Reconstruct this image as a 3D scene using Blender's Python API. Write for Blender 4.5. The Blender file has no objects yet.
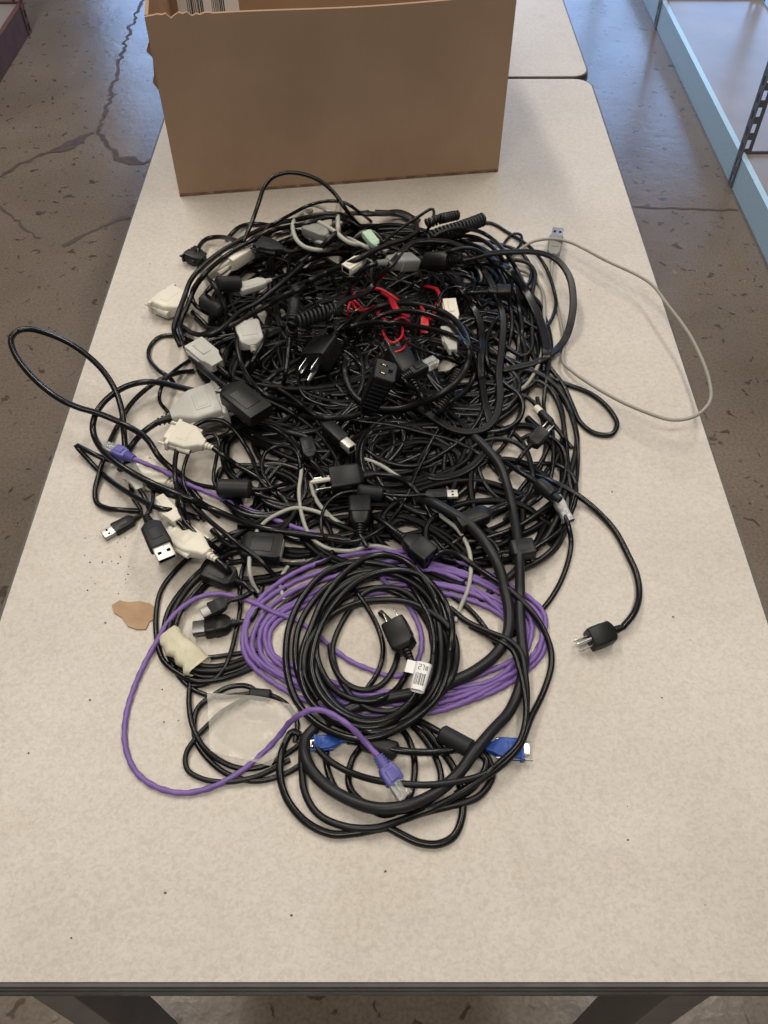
import bpy, bmesh, math, random
import numpy as np
from mathutils import Vector, Matrix
random.seed(7)
S = bpy.context.scene
C = S.collection
F = 870.0                      # focal length in pixels of the 768x1024 frame
P = math.atan(1061 / F)        # camera looks this far below the horizon
H = 1.4775                     # camera height
TT = 0.74                      # table top height
cp, sp = math.cos(P), math.sin(P)

def at(x, y, z):
    """point at height z seen at photo position x, y"""
    u = (x - 384) / F; v = (y - 512) / F
    t = (z - H) / (-sp - v * cp)
    return Vector((u * t, (cp - v * sp) * t, z))

# ---------------------------------------------------------------- camera
cam = bpy.data.cameras.new('camera'); camo = bpy.data.objects.new('camera', cam); C.objects.link(camo)
camo.location = (0, 0, H); camo.rotation_euler = (math.pi / 2 - P, 0, 0)
cam.sensor_fit = 'VERTICAL'; cam.sensor_height = 24; cam.lens = F / 1024 * 24; cam.clip_start = .01
S.camera = camo

# ---------------------------------------------------------------- materials
MATS = {}
def mat(name, col, rough=.5, metal=0, spec=.5, noise=None, bump=None, trans=0, alpha=1, ior=1.45, coat=0):
    """noise=(scale, second colour, lo, hi); bump=(scale, strength, distance)"""
    m = bpy.data.materials.new(name); m.use_nodes = True
    nt = m.node_tree; b = nt.nodes['Principled BSDF']
    b.inputs['Base Color'].default_value = (*col, 1); b.inputs['Roughness'].default_value = rough
    b.inputs['Metallic'].default_value = metal; b.inputs['Specular IOR Level'].default_value = spec
    b.inputs['Transmission Weight'].default_value = trans; b.inputs['Alpha'].default_value = alpha
    b.inputs['IOR'].default_value = ior; b.inputs['Coat Weight'].default_value = coat
    tc = nt.nodes.new('ShaderNodeTexCoord')
    if noise:
        n = nt.nodes.new('ShaderNodeTexNoise'); n.inputs['Scale'].default_value = noise[0]; n.inputs['Detail'].default_value = 6
        nt.links.new(tc.outputs['Object'], n.inputs['Vector'])
        r = nt.nodes.new('ShaderNodeValToRGB'); r.color_ramp.elements[0].position = noise[2]; r.color_ramp.elements[1].position = noise[3]
        r.color_ramp.elements[0].color = (*col, 1); r.color_ramp.elements[1].color = (*noise[1], 1)
        nt.links.new(n.outputs['Fac'], r.inputs['Fac']); nt.links.new(r.outputs['Color'], b.inputs['Base Color'])
    if bump:
        n2 = nt.nodes.new('ShaderNodeTexNoise'); n2.inputs['Scale'].default_value = bump[0]; n2.inputs['Detail'].default_value = 4
        nt.links.new(tc.outputs['Object'], n2.inputs['Vector'])
        bp = nt.nodes.new('ShaderNodeBump'); bp.inputs['Strength'].default_value = bump[1]; bp.inputs['Distance'].default_value = bump[2]
        nt.links.new(n2.outputs['Fac'], bp.inputs['Height']); nt.links.new(bp.outputs['Normal'], b.inputs['Normal'])
    MATS[name] = m
    return m
mat('black_pvc', (.0035, .0035, .004), .27, spec=.42, noise=(60, (.006, .006, .0065), .35, .7))
mat('soft_black_pvc', (.005, .005, .0055), .38, spec=.4, noise=(40, (.009, .009, .0095), .35, .7))
mat('charcoal_pvc', (.010, .010, .011), .42, spec=.38, noise=(50, (.016, .016, .018), .35, .7))
mat('black_plastic', (.006, .006, .0065), .42, spec=.38, noise=(80, (.010, .010, .011), .4, .7), bump=(900, .15, .0004))
mat('charcoal_plastic', (.012, .0125, .014), .5, spec=.36, noise=(80, (.018, .019, .021), .4, .7))
mat('slot_black', (.002, .002, .002), .8, spec=.1)
mat('white_plastic', (.66, .62, .53), .42, noise=(25, (.56, .52, .43), .4, .75))
mat('pale_grey_plastic', (.44, .43, .40), .45, noise=(25, (.36, .35, .32), .4, .75))
mat('mid_grey_plastic', (.22, .22, .205), .45, noise=(25, (.18, .18, .17), .4, .75))
mat('grey_pvc', (.36, .36, .32), .42, noise=(30, (.30, .30, .265), .4, .75))
mat('beige_grey_pvc', (.30, .28, .24), .45, noise=(30, (.25, .235, .20), .4, .75))
mat('green_plastic', (.38, .55, .40), .45)
mat('purple_pvc', (.185, .105, .335), .45, noise=(45, (.145, .083, .275), .35, .7))
mat('violet_blue_plastic', (.12, .11, .36), .45, noise=(30, (.10, .09, .31), .4, .7))
mat('blue_plastic', (.012, .06, .30), .4, noise=(30, (.01, .045, .24), .4, .7))
mat('red_pvc', (.50, .012, .028), .4, noise=(30, (.38, .01, .02), .4, .7))
mat('steel', (.72, .71, .68), .28, metal=1, noise=(60, (.58, .57, .54), .4, .7))
mat('dull_steel', (.42, .41, .40), .4, metal=1)
mat('bright_tin', (.60, .58, .53), .35, metal=.5)
mat('shaded_black_pvc', (.0025, .0025, .003), .38, spec=.16)  # darker, duller black PVC for buried cords; the pile's inner shade is in its colour
mat('dark_steel', (.16, .155, .15), .35, metal=.8)
mat('brass', (.75, .52, .22), .3, metal=1)
mat('clear_plastic', (.78, .80, .80), .15, trans=.75, ior=1.35)
mat('film', (.80, .76, .68), .2, alpha=.30, bump=(25, .6, .01))
mat('clear_film', (.5, .52, .53), .18, alpha=.22, bump=(60, .8, .01))
mat('masking_tape', (.64, .60, .44), .35, alpha=.8, noise=(60, (.54, .50, .35), .4, .7), bump=(50, .6, .005))
mat('silver_tape', (.42, .42, .42), .35, metal=.2, bump=(90, .8, .005))
mat('paper', (.74, .74, .73), .6)
mat('ink', (.02, .02, .025), .6)
mat('scrap_brown', (.40, .27, .165), .8, noise=(40, (.32, .205, .12), .35, .65), bump=(120, .6, .004))
mat('crumb', (.10, .07, .05), .8)
mat('table_edge', (.055, .052, .05), .45, noise=(30, (.08, .076, .07), .4, .7))
mat('leg_paint', (.19, .165, .14), .5, noise=(14, (.16, .14, .12), .4, .7))
mat('blue_steel_paint', (.44, .62, .74), .3, spec=.6, noise=(140, (.37, .54, .66), .4, .65))
mat('brown_steel_paint', (.12, .058, .045), .65, spec=.3, noise=(20, (.09, .04, .035), .4, .7))
mat('upright_paint', (.10, .105, .12), .38, spec=.5)
mat('shelf_board', (.30, .265, .25), .3, noise=(5, (.24, .21, .20), .35, .7))

# laminate table top: warm beige with a fine crackled leather grain
def laminate():
    m = bpy.data.materials.new('beige_laminate'); m.use_nodes = True; nt = m.node_tree; L = nt.links.new
    b = nt.nodes['Principled BSDF']; b.inputs['Roughness'].default_value = .42; b.inputs['Specular IOR Level'].default_value = .35
    tc = nt.nodes.new('ShaderNodeTexCoord')
    def noise(sc, det=5, dist=0):
        n = nt.nodes.new('ShaderNodeTexNoise'); n.inputs['Scale'].default_value = sc; n.inputs['Detail'].default_value = det
        n.inputs['Distortion'].default_value = dist; L(tc.outputs['Object'], n.inputs['Vector']); return n
    def ramp(src, p0, p1, c0, c1):
        r = nt.nodes.new('ShaderNodeValToRGB'); e = r.color_ramp.elements
        e[0].position = p0; e[1].position = p1; e[0].color = (*c0, 1); e[1].color = (*c1, 1); L(src, r.inputs['Fac']); return r
    def mul(a, bb, f=1):
        x = nt.nodes.new('ShaderNodeMix'); x.data_type = 'RGBA'; x.blend_type = 'MULTIPLY'; x.inputs['Factor'].default_value = f
        L(a, x.inputs['A']); L(bb, x.inputs['B']); return x.outputs['Result']
    base = ramp(noise(6).outputs['Fac'], .3, .7, (.49, .447, .396), (.55, .507, .456))
    fine = ramp(noise(260, 6, .8).outputs['Fac'], .36, .56, (.88, .87, .855), (1, 1, 1))
    w = noise(90, 3, 2.0)
    veins = ramp(w.outputs['Fac'], .47, .5, (1, 1, 1), (.93, .92, .91))
    stain = ramp(noise(13, 2, .5).outputs['Fac'], .62, .76, (1, 1, 1), (.90, .87, .83))
    c = mul(mul(mul(base.outputs['Color'], fine.outputs['Color']), veins.outputs['Color'], .55), stain.outputs['Color'], .5)
    L(c, b.inputs['Base Color'])
    bp = nt.nodes.new('ShaderNodeBump'); bp.inputs['Strength'].default_value = .22; bp.inputs['Distance'].default_value = .001
    L(noise(140, 6, 1).outputs['Fac'], bp.inputs['Height']); L(bp.outputs['Normal'], b.inputs['Normal'])
    MATS['laminate'] = m
laminate()

def concrete():
    m = bpy.data.materials.new('sealed_concrete'); m.use_nodes = True; nt = m.node_tree; L = nt.links.new
    b = nt.nodes['Principled BSDF']; b.inputs['Specular IOR Level'].default_value = .6
    tc = nt.nodes.new('ShaderNodeTexCoord')
    def noise(sc, det=5, dist=0):
        n = nt.nodes.new('ShaderNodeTexNoise'); n.inputs['Scale'].default_value = sc; n.inputs['Detail'].default_value = det
        n.inputs['Distortion'].default_value = dist; L(tc.outputs['Object'], n.inputs['Vector']); return n
    def ramp(src, p0, p1, c0, c1):
        r = nt.nodes.new('ShaderNodeValToRGB'); e = r.color_ramp.elements
        e[0].position = p0; e[1].position = p1; e[0].color = (*c0, 1); e[1].color = (*c1, 1); L(src, r.inputs['Fac']); return r
    def mul(a, bb, f=1):
        x = nt.nodes.new('ShaderNodeMix'); x.data_type = 'RGBA'; x.blend_type = 'MULTIPLY'; x.inputs['Factor'].default_value = f
        L(a, x.inputs['A']); L(bb, x.inputs['B']); return x.outputs['Result']
    base = ramp(noise(2.2, 6, .4).outputs['Fac'], .3, .7, (.126, .098, .074), (.185, .146, .113))
    pits = ramp(noise(34, 3, .6).outputs['Fac'], .315, .365, (.45, .40, .36), (1, 1, 1))
    grit = ramp(noise(150, 4).outputs['Fac'], .35, .6, (.80, .79, .78), (1.05, 1.04, 1.03))
    pale = ramp(noise(48, 2).outputs['Fac'], .72, .76, (1, 1, 1), (1.5, 1.5, 1.5))
    c = mul(mul(mul(base.outputs['Color'], pits.outputs['Color']), grit.outputs['Color']), pale.outputs['Color'])
    L(c, b.inputs['Base Color'])
    rr = nt.nodes.new('ShaderNodeMapRange'); rr.inputs['To Min'].default_value = .14; rr.inputs['To Max'].default_value = .34
    L(noise(7, 5, .4).outputs['Fac'], rr.inputs['Value']); L(rr.outputs['Result'], b.inputs['Roughness'])
    bp = nt.nodes.new('ShaderNodeBump'); bp.inputs['Strength'].default_value = .22; bp.inputs['Distance'].default_value = .003
    L(noise(30, 5, .5).outputs['Fac'], bp.inputs['Height']); L(bp.outputs['Normal'], b.inputs['Normal'])
    MATS['concrete'] = m
concrete()

def cardboard():
    m = bpy.data.materials.new('corrugated_cardboard'); m.use_nodes = True; nt = m.node_tree; L = nt.links.new
    b = nt.nodes['Principled BSDF']; b.inputs['Roughness'].default_value = .75; b.inputs['Specular IOR Level'].default_value = .25
    tc = nt.nodes.new('ShaderNodeTexCoord')
    n = nt.nodes.new('ShaderNodeTexNoise'); n.inputs['Scale'].default_value = 7; n.inputs['Detail'].default_value = 8; L(tc.outputs['Object'], n.inputs['Vector'])
    r = nt.nodes.new('ShaderNodeValToRGB'); e = r.color_ramp.elements; e[0].position = .3; e[1].position = .7
    e[0].color = (.315, .205, .130, 1); e[1].color = (.37, .245, .16, 1); L(n.outputs['Fac'], r.inputs['Fac']); L(r.outputs['Color'], b.inputs['Base Color'])
    w = nt.nodes.new('ShaderNodeTexWave'); w.inputs['Scale'].default_value = 45; w.inputs['Distortion'].default_value = .6
    L(tc.outputs['Object'], w.inputs['Vector'])
    bp = nt.nodes.new('ShaderNodeBump'); bp.inputs['Strength'].default_value = .10; bp.inputs['Distance'].default_value = .001
    L(w.outputs['Fac'], bp.inputs['Height']); L(bp.outputs['Normal'], b.inputs['Normal'])
    MATS['cardboard'] = m
cardboard()

# ---------------------------------------------------------------- mesh building
class MB:
    def __init__(s): s.v = []; s.f = []; s.mi = []; s.ms = []
    def _m(s, m):
        if m not in s.ms: s.ms.append(m)
        return s.ms.index(m)
    def loft(s, secs, m, n=3, axis='x', caps=True):
        """rounded-rectangle sections (x, width_y, height_z, corner, y0, z0) skinned along x"""
        k = s._m(m); rings = []
        for sec in secs:
            x, w, h, r = sec[:4]; y0 = sec[4] if len(sec) > 4 else 0; z0 = sec[5] if len(sec) > 5 else 0
            r = max(min(r, w / 2, h / 2), 1e-5); ring = []
            for (sy, sz, a0) in ((1, 1, 0), (-1, 1, 90), (-1, -1, 180), (1, -1, 270)):
                for j in range(n + 1):
                    a = math.radians(a0 + 90 * j / n)
                    p = (x, y0 + sy * (w / 2 - r) + r * math.cos(a), z0 + sz * (h / 2 - r) + r * math.sin(a))
                    if axis == 'y': p = (p[1], p[0], p[2])
                    if axis == 'z': p = (p[1], p[2], p[0])
                    ring.append(len(s.v)); s.v.append(p)
            rings.append(ring)
        q = len(rings[0])
        for a, b in zip(rings, rings[1:]):
            for i in range(q):
                s.f.append((a[i], a[(i + 1) % q], b[(i + 1) % q], b[i])); s.mi.append(k)
        if caps:
            s.f.append(tuple(reversed(rings[0]))); s.mi.append(k)
            s.f.append(tuple(rings[-1])); s.mi.append(k)
        return s
    def box(s, c, d, m, bev=.0):
        x, y, z = c; a, b, e = (q / 2 for q in d)
        if bev: return s.loft([(x - a, d[1] - 2 * bev, d[2] - 2 * bev, bev, y, z), (x - a + bev, d[1], d[2], bev, y, z), (x + a - bev, d[1], d[2], bev, y, z), (x + a, d[1] - 2 * bev, d[2] - 2 * bev, bev, y, z)], m, n=2)
        k = s._m(m); o = len(s.v)
        for i in (-1, 1):
            for j in (-1, 1):
                for l in (-1, 1): s.v.append((x + i * a, y + j * b, z + l * e))
        for q in ((0, 1, 3, 2), (4, 6, 7, 5), (0, 4, 5, 1), (2, 3, 7, 6), (0, 2, 6, 4), (1, 5, 7, 3)):
            s.f.append(tuple(o + i for i in q)); s.mi.append(k)
        return s
    def prism(s, pts, z0, z1, m):
        k = s._m(m); o = len(s.v); n = len(pts)
        for z in (z0, z1):
            for p in pts: s.v.append((p[0], p[1], z))
        s.f.append(tuple(o + i for i in reversed(range(n)))); s.f.append(tuple(o + n + i for i in range(n))); s.mi += [k, k]
        for i in range(n):
            j = (i + 1) % n; s.f.append((o + i, o + j, o + n + j, o + n + i)); s.mi.append(k)
        return s
    def build(s, name, parent=None, M=None, sharp=35):
        me = bpy.data.meshes.new(name)
        vs = [M @ Vector(v) for v in s.v] if M is not None else s.v
        if parent is not None:
            off = parent_off(parent); vs = [Vector(v) - off for v in vs]
        me.from_pydata([tuple(v) for v in vs], [], s.f)
        for m in s.ms: me.materials.append(MATS[m])
        me.polygons.foreach_set('material_index', s.mi)
        bm = bmesh.new(); bm.from_mesh(me); bmesh.ops.recalc_face_normals(bm, faces=bm.faces); bm.to_mesh(me); bm.free()
        me.polygons.foreach_set('use_smooth', [True] * len(me.polygons))
        me.set_sharp_from_angle(angle=math.radians(sharp))
        o = bpy.data.objects.new(name, me); C.objects.link(o)
        if parent is not None: o.parent = parent
        return o
def parent_off(p):
    v = Vector((0, 0, 0))
    while p is not None: v += p.location; p = p.parent
    return v
def tag(o, label, cat, group=None, kind=None):
    if label: o['label'] = label
    if cat: o['category'] = cat
    if group: o['group'] = group
    if kind: o['kind'] = kind
    return o
def empty(name, loc, label, cat, group=None):
    o = bpy.data.objects.new(name, None); C.objects.link(o); o.location = loc; o.empty_display_size = .03
    return tag(o, label, cat, group)

# ---------------------------------------------------------------- height field of what already lies on the table
CELL = .0025; GX0, GY0 = -.50, .10; NX, NY = 420, 520
HF = np.zeros((NX, NY))
def disc(r):
    k = max(1, int(math.ceil(r / CELL))); out = []
    for i in range(-k, k + 1):
        for j in range(-k, k + 1):
            d = math.hypot(i, j) * CELL
            if d <= r * 1.02: out.append((i, j, math.sqrt(max(0, r * r - d * d))))
    return out
DISC = {}
def getdisc(r):
    q = round(r, 4)
    if q not in DISC: DISC[q] = disc(q)
    return DISC[q]
def hq(x, y, r):
    gi = int((x - GX0) / CELL); gj = int((y - GY0) / CELL); z = 0
    for i, j, e in getdisc(r):
        a, b = gi + i, gj + j
        if 0 <= a < NX and 0 <= b < NY:
            q = HF[a, b] + e - (r - e) * 0 
            if HF[a, b] > 0: z = max(z, HF[a, b] + e)
            else: z = max(z, e)
    return max(z, r)
def hw(x, y, z, r):
    gi = int((x - GX0) / CELL); gj = int((y - GY0) / CELL)
    for i, j, e in getdisc(r):
        a, b = gi + i, gj + j
        if 0 <= a < NX and 0 <= b < NY: HF[a, b] = max(HF[a, b], z + e)

def crom(pts, n=14):
    """centripetal Catmull-Rom through pts (numpy rows)"""
    p = np.array(pts, float)
    if len(p) < 3:
        t = np.linspace(0, 1, n * 2)[:, None]; return p[0] * (1 - t) + p[-1] * t
    p = np.vstack([2 * p[0] - p[1], p, 2 * p[-1] - p[-2]]); out = []
    for i in range(1, len(p) - 2):
        P0, P1, P2, P3 = p[i - 1:i + 3]
        def dt(a, b): return max(1e-3, math.hypot(a[0] - b[0], a[1] - b[1])) ** .5
        t0 = 0; t1 = t0 + dt(P0, P1); t2 = t1 + dt(P1, P2); t3 = t2 + dt(P2, P3)
        for t in np.linspace(t1, t2, n, endpoint=False):
            A1 = (t1 - t) / (t1 - t0) * P0 + (t - t0) / (t1 - t0) * P1; A2 = (t2 - t) / (t2 - t1) * P1 + (t - t1) / (t2 - t1) * P2
            A3 = (t3 - t) / (t3 - t2) * P2 + (t - t2) / (t3 - t2) * P3
            B1 = (t2 - t) / (t2 - t0) * A1 + (t - t0) / (t2 - t0) * A2; B2 = (t3 - t) / (t3 - t1) * A2 + (t - t1) / (t3 - t1) * A3
            out.append((t2 - t) / (t2 - t1) * B1 + (t - t1) / (t2 - t1) * B2)
    out.append(p[-2]); return np.array(out)

def gauss(a, s):
    k = int(3 * s) + 1; w = np.exp(-.5 * (np.arange(-k, k + 1) / s) ** 2); w /= w.sum()
    return np.convolve(np.pad(a, k, mode='edge'), w, mode='valid')

SINK = [1.0]
def settle(pts, r, e0=None, e1=None, sink=None, step=.0035, soft=5, ghost=False):
    """pts: (px, py[, h]) in photo pixels; h>0 lowest centre height in mm, 'u' = runs low under what lies above.
    e0/e1: exact heights (m above table) at the ends. Returns world points of the cord's centre line, resting on what is there."""
    sink = SINK[0] if sink is None else sink
    rows = []
    for q in pts:
        h = q[2] if len(q) > 2 else 0
        rows.append((q[0], q[1], 0 if h == 'u' else h * .001, 1.0 if h == 'u' else 0.0))
    c = crom(rows)
    # resample to equal world steps using a nominal height
    w = np.array([tuple(at(a[0], a[1], TT + max(.01, a[2]))) for a in c]); d = np.r_[0, np.cumsum(np.linalg.norm(np.diff(w, axis=0), axis=1))]
    n = max(6, int(d[-1] / step)); t = np.linspace(0, d[-1], n)
    c = np.stack([np.interp(t, d, c[:, k]) for k in range(4)], 1)
    hm = c[:, 2]; un = np.clip(c[:, 3], 0, 1)
    z = np.full(n, r); lag = int(.03 / step); hist = []
    zz = np.zeros(n)
    for i in range(n):
        zi = zz[i - 1] if i else r
        # come down the line of sight until something already lying there is met
        u0 = (c[i, 0] - 384) / F; v0 = (c[i, 1] - 512) / F; dy = cp - v0 * sp; dz = -sp - v0 * cp
        s_ = .13
        while s_ > r:
            t_ = (TT + s_ - H) / dz; ga = int((u0 * t_ - GX0) / CELL); gb = int((dy * t_ - GY0) / CELL)
            if 0 <= ga < NX and 0 <= gb < NY and HF[ga, gb] + r * .6 >= s_: break
            s_ -= .004
        zi = max(s_, r)
        for _ in range(2):
            p = at(c[i, 0], c[i, 1], TT + zi); q = hq(p.x, p.y, r)
            q = r + (q - r) * sink
            zi = .5 * zi + .5 * q if _ == 0 else q
        zi = max(zi, hm[i]); zi = zi * (1 - un[i]) + r * un[i]
        zz[i] = zi; hist.append((p.x, p.y))
        if i >= lag and not (ghost and hm[i - lag] > .012): x, y = hist[i - lag]; hw(x, y, zz[i - lag], r * .9)
    z = zz.copy()
    m = z.copy(); k = 2
    for s in range(1, k + 1):
        m[s:] = np.maximum(m[s:], z[:-s]); m[:-s] = np.maximum(m[:-s], z[s:])
    z = gauss(m, soft)
    z = np.maximum(z, r * (1 - 0))
    bl = int(.045 / step)
    for e, rev in ((e0, False), (e1, True)):
        if e is None: e = r; 
        for j in range(min(bl, n // 2)):
            i = n - 1 - j if rev else j; a = 1 - j / bl; a = a * a * (3 - 2 * a)
            z[i] = z[i] * (1 - a) + e * a
    out = np.array([tuple(at(c[i, 0], c[i, 1], TT + z[i])) for i in range(n)])
    for i in range(n):
        if not (ghost and hm[i] > .012): hw(out[i, 0], out[i, 1], z[i], r)
    return out

def ring_section(r, kind):
    if kind == 'twin':   # two round conductors side by side
        pts = []
        for sgn in (1, -1):
            for j in range(7):
                a = math.radians(-80 + 160 * j / 6) if sgn > 0 else math.radians(100 + 160 * j / 6)
                pts.append((sgn * r * .86 + r * .82 * math.cos(a), r * .82 * math.sin(a)))
            pts.append((0, sgn * r * .28))
        return pts
    if kind == 'flat':
        return [(1.5 * r * math.cos(a) * abs(math.cos(a)) ** -.3 if abs(math.cos(a)) > .01 else 0, .62 * r * math.sin(a)) for a in [2 * math.pi * i / 12 for i in range(12)]]
    n = 12
    return [(r * math.cos(2 * math.pi * i / n), r * math.sin(2 * math.pi * i / n)) for i in range(n)]

def tube(path, r, m, name, parent, kind='round', caps=True, twist=0):
    p = np.array(path); n = len(p)
    T = np.gradient(p, axis=0); T /= np.maximum(np.linalg.norm(T, axis=1)[:, None], 1e-9)
    up = np.array([0, 0, 1.0]); s_ = np.cross(T, up); ln = np.linalg.norm(s_, axis=1)
    for i in range(n):
        if ln[i] < .15: s_[i] = s_[i - 1] if i else np.array([1, 0, 0])
        else: s_[i] /= ln[i]
        if i and np.dot(s_[i], s_[i - 1]) < 0: s_[i] = -s_[i]
    if kind in ('round', 'twisted'):     # carry the frame along without twist
        v = s_[0]
        for i in range(n):
            v = v - T[i] * np.dot(v, T[i]); v = v / max(np.linalg.norm(v), 1e-9); s_[i] = v
    u_ = np.cross(s_, T); u_ /= np.maximum(np.linalg.norm(u_, axis=1)[:, None], 1e-9)
    off = np.array(parent_off(parent)) if parent is not None else np.zeros(3)
    d = np.r_[0, np.cumsum(np.linalg.norm(np.diff(p, axis=0), axis=1))]
    sec = ring_section(r, kind); q = len(sec); V = []; Fs = []
    for i in range(n):
        for j, (a, b) in enumerate(sec):
            if kind == 'twisted':
                g = 1 + .13 * math.cos(2 * (2 * math.pi * j / q) + d[i] * 2 * math.pi / .013)
                a, b = a * g, b * g
            if twist:
                th = twist * math.sin(d[i] * 9); a, b = a * math.cos(th) - b * math.sin(th), a * math.sin(th) + b * math.cos(th)
            V.append(tuple(p[i] + s_[i] * a + u_[i] * b - off))
    for i in range(n - 1):
        for j in range(q):
            Fs.append((i * q + j, i * q + (j + 1) % q, (i + 1) * q + (j + 1) % q, (i + 1) * q + j))
    if caps: Fs.append(tuple(reversed(range(q)))); Fs.append(tuple((n - 1) * q + j for j in range(q)))
    me = bpy.data.meshes.new(name); me.from_pydata(V, [], Fs); me.materials.append(MATS[m])
    me.polygons.foreach_set('use_smooth', [True] * len(me.polygons)); me.set_sharp_from_angle(angle=math.radians(60))
    o = bpy.data.objects.new(name, me); C.objects.link(o)
    if parent is not None: o.parent = parent
    return o

# ---------------------------------------------------------------- connectors, built along +x from the cord entry; millimetres
def relief(b, L, w0, w1, m, ribs=4, gap=.72):
    st = L / (ribs * 2 + 1); secs = []
    for i in range(ribs * 2 + 1):
        w = w0 + (w1 - w0) * i / (ribs * 2); g = gap if i % 2 else 1
        secs += [(i * st, w * g, w * g, 99), ((i + 1) * st, w * g, w * g, 99)]
    b.loft(secs, m, n=3)
def k_nema(a):
    m = a.get('m', 'black_plastic'); b = MB(); relief(b, 15, 7.5, 11, m)
    b.loft([(13, 13, 12, 2), (15.5, 21, 16, 3), (18, 25, 19.5, 3), (40, 26, 21, 3), (45.5, 25, 20.5, 3), (46, 23, 19, 3)], m)
    for s in (-1, 1): b.box((32, s * 12.9, 0), (10, .8, 12), m)
    subs = []
    for s in (-1, 1):
        p = MB(); p.loft([(45, 1.5, 6.3, .3, s * 6.35, 3), (60, 1.5, 6.3, .6, s * 6.35, 3), (62.5, 1.1, 4.2, .5, s * 6.35, 3)], 'steel')
        p.loft([(-1, 2.2, 2.2, 9, 58.0, 3), (1, 2.2, 2.2, 9, 58.0, 3)], 'slot_black', axis='y') if 0 else None
        p.box((57.6, s * 6.35, 3), (2.4, 1.7, 2.4), 'slot_black', .3)
        subs.append(('blade', p))
    if a.get('ground', True):
        g = MB(); g.loft([(45, 4.8, 4.8, 9, 0, -5.5), (62, 4.8, 4.8, 9, 0, -5.5), (65, 2.6, 2.6, 9, 0, -5.5)], a.get('gm', 'steel')); subs.append(('ground_pin', g))
    return 62, 26, 20, b, subs
def k_c13(a):
    m = a.get('m', 'black_plastic'); b = MB(); relief(b, 15, 7.5, 10, m)
    b.loft([(13, 11, 11, 3), (17, 17, 14, 3), (27, 20, 15, 3), (28, 23, 17, 3), (49, 23, 17, 3), (50, 22, 16, 3)], m)
    s = MB()
    for y, z in ((-6, -2), (6, -2), (0, 3.2)): s.box((50.1, y, z), (.8, 2.2, 4.6), 'slot_black')
    subs = [('socket_face', s)]
    return 50, 23, 17, b, subs
def k_usb(a):
    m = a.get('m', 'black_plastic'); b = MB(); relief(b, 10, 5, 7, m)
    b.loft([(9, 8, 6, 2), (13, 14, 7.6, 2), (33, 15.5, 8.4, 2), (36, 15, 8, 2)], m)
    b.box((24, 0, 4.2), (11, 8, .5), m, .1)
    s = MB(); s.loft([(35, 12, 4.6, .6), (49.4, 12, 4.6, .6)], a.get('sm', 'steel')); s.box((49.5, 0, .7), (.4, 10.6, 2.2), 'slot_black')
    for y in (-2.9, 2.9): s.box((43, y, 2.3), (2.6, 2.6, .3), 'slot_black')
    return 50, 15.5, 8.4, b, [('metal_shell', s)]
def k_usbb(a):
    m = a.get('m', 'black_plastic'); b = MB(); relief(b, 9, 5, 7, m)
    b.loft([(8, 8, 7, 2), (13, 12, 11, 2), (34, 12.5, 11.5, 2), (36, 12, 11, 2)], m)
    s = MB(); s.loft([(35, 8.5, 8, 1.2), (47, 8.5, 8, 1.2)], 'bright_tin'); s.box((47.1, 0, 0), (.4, 5.6, 5), 'slot_black')
    return 47, 12.5, 11.5, b, [('metal_shell', s)]
def k_dsub(a):
    m = a.get('m', 'white_plastic'); w = a.get('w', 40); h = a.get('h', 15); b = MB(); relief(b, 11, 7, 10, a.get('rm', m), 3)
    b.loft([(10, 12, 11, 3), (14, 16, 13, 3), (24, w - 2, h, 3), (27, w, h + .5, 3), (44, w, h + .5, 2), (44.5, w - 1, h - .5, 2)], m)
    b.loft([(44, w + 6, h - 2, 1.5), (47.5, w + 6, h - 2, 1.5)], m)
    b.box((33, 0, h / 2 + .3), (11, w * .55, .7), m, .3); b.box((33, 0, h / 2 + .6), (7, w * .42, .5), m, .2)
    f = MB(); f.loft([(47, w - 13, 8.4, 2), (53, w - 13.5, 8, 2)], a.get('fm', 'steel')); f.box((53.1, 0, 0), (.4, w - 16, 5.4), a.get('im', 'slot_black'))
    subs = [('metal_shell', f)]
    for s in (-1, 1):
        t = MB(); y = s * (w / 2 - .8)
        t.loft([(20, 5.5, 5.5, 9, y, 0), (22, 6.6, 6.6, 9, y, 0), (34, 6.6, 6.6, 9, y, 0), (35, 4, 4, 9, y, 0), (56, 3, 3, 9, y, 0)], a.get('tm', m))
        subs.append(('thumbscrew', t))
    return 55, w + 6, h, b, subs
def k_rj45(a):
    m = a.get('m', 'violet_blue_plastic'); b = MB()
    relief(b, 12, 8.5, 11.5, m, 4, .84)
    b.loft([(11, 11, 9.5, 2), (16, 13.5, 11, 2), (25, 14.5, 12.5, 2), (29, 13.5, 10.5, 1.5)], m); b.box((21, 0, 6.0), (11, 7, 1.6), m, .5)
    s = MB(); s.loft([(28, 11.7, 8, .5), (44, 11.7, 8, .5)], a.get('pm', 'clear_plastic')); s.loft([(28, 5, 1, .3, 0, 5.4), (42, 4.4, 1, .3, 0, 4.5)], a.get('pm', 'clear_plastic'))
    c = MB()
    for i in range(8): c.box((40, -4 + i * 1.14, -4.05), (6, .5, .3), 'brass')
    return 44, 14.5, 12, b, [('clear_plug', s), ('contacts', c)]
def k_ferrite(a):
    m = a.get('m', 'charcoal_plastic'); b = MB(); r = a.get('r', 15)
    b.loft([(0, r * .55, r * .55, 99), (1, r * .8, r * .8, 99), (2.6, r, r, 99), (29.4, r, r, 99), (31, r * .8, r * .8, 99), (32, r * .55, r * .55, 99)], m, n=5)
    return 32, r, r, b, []
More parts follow.
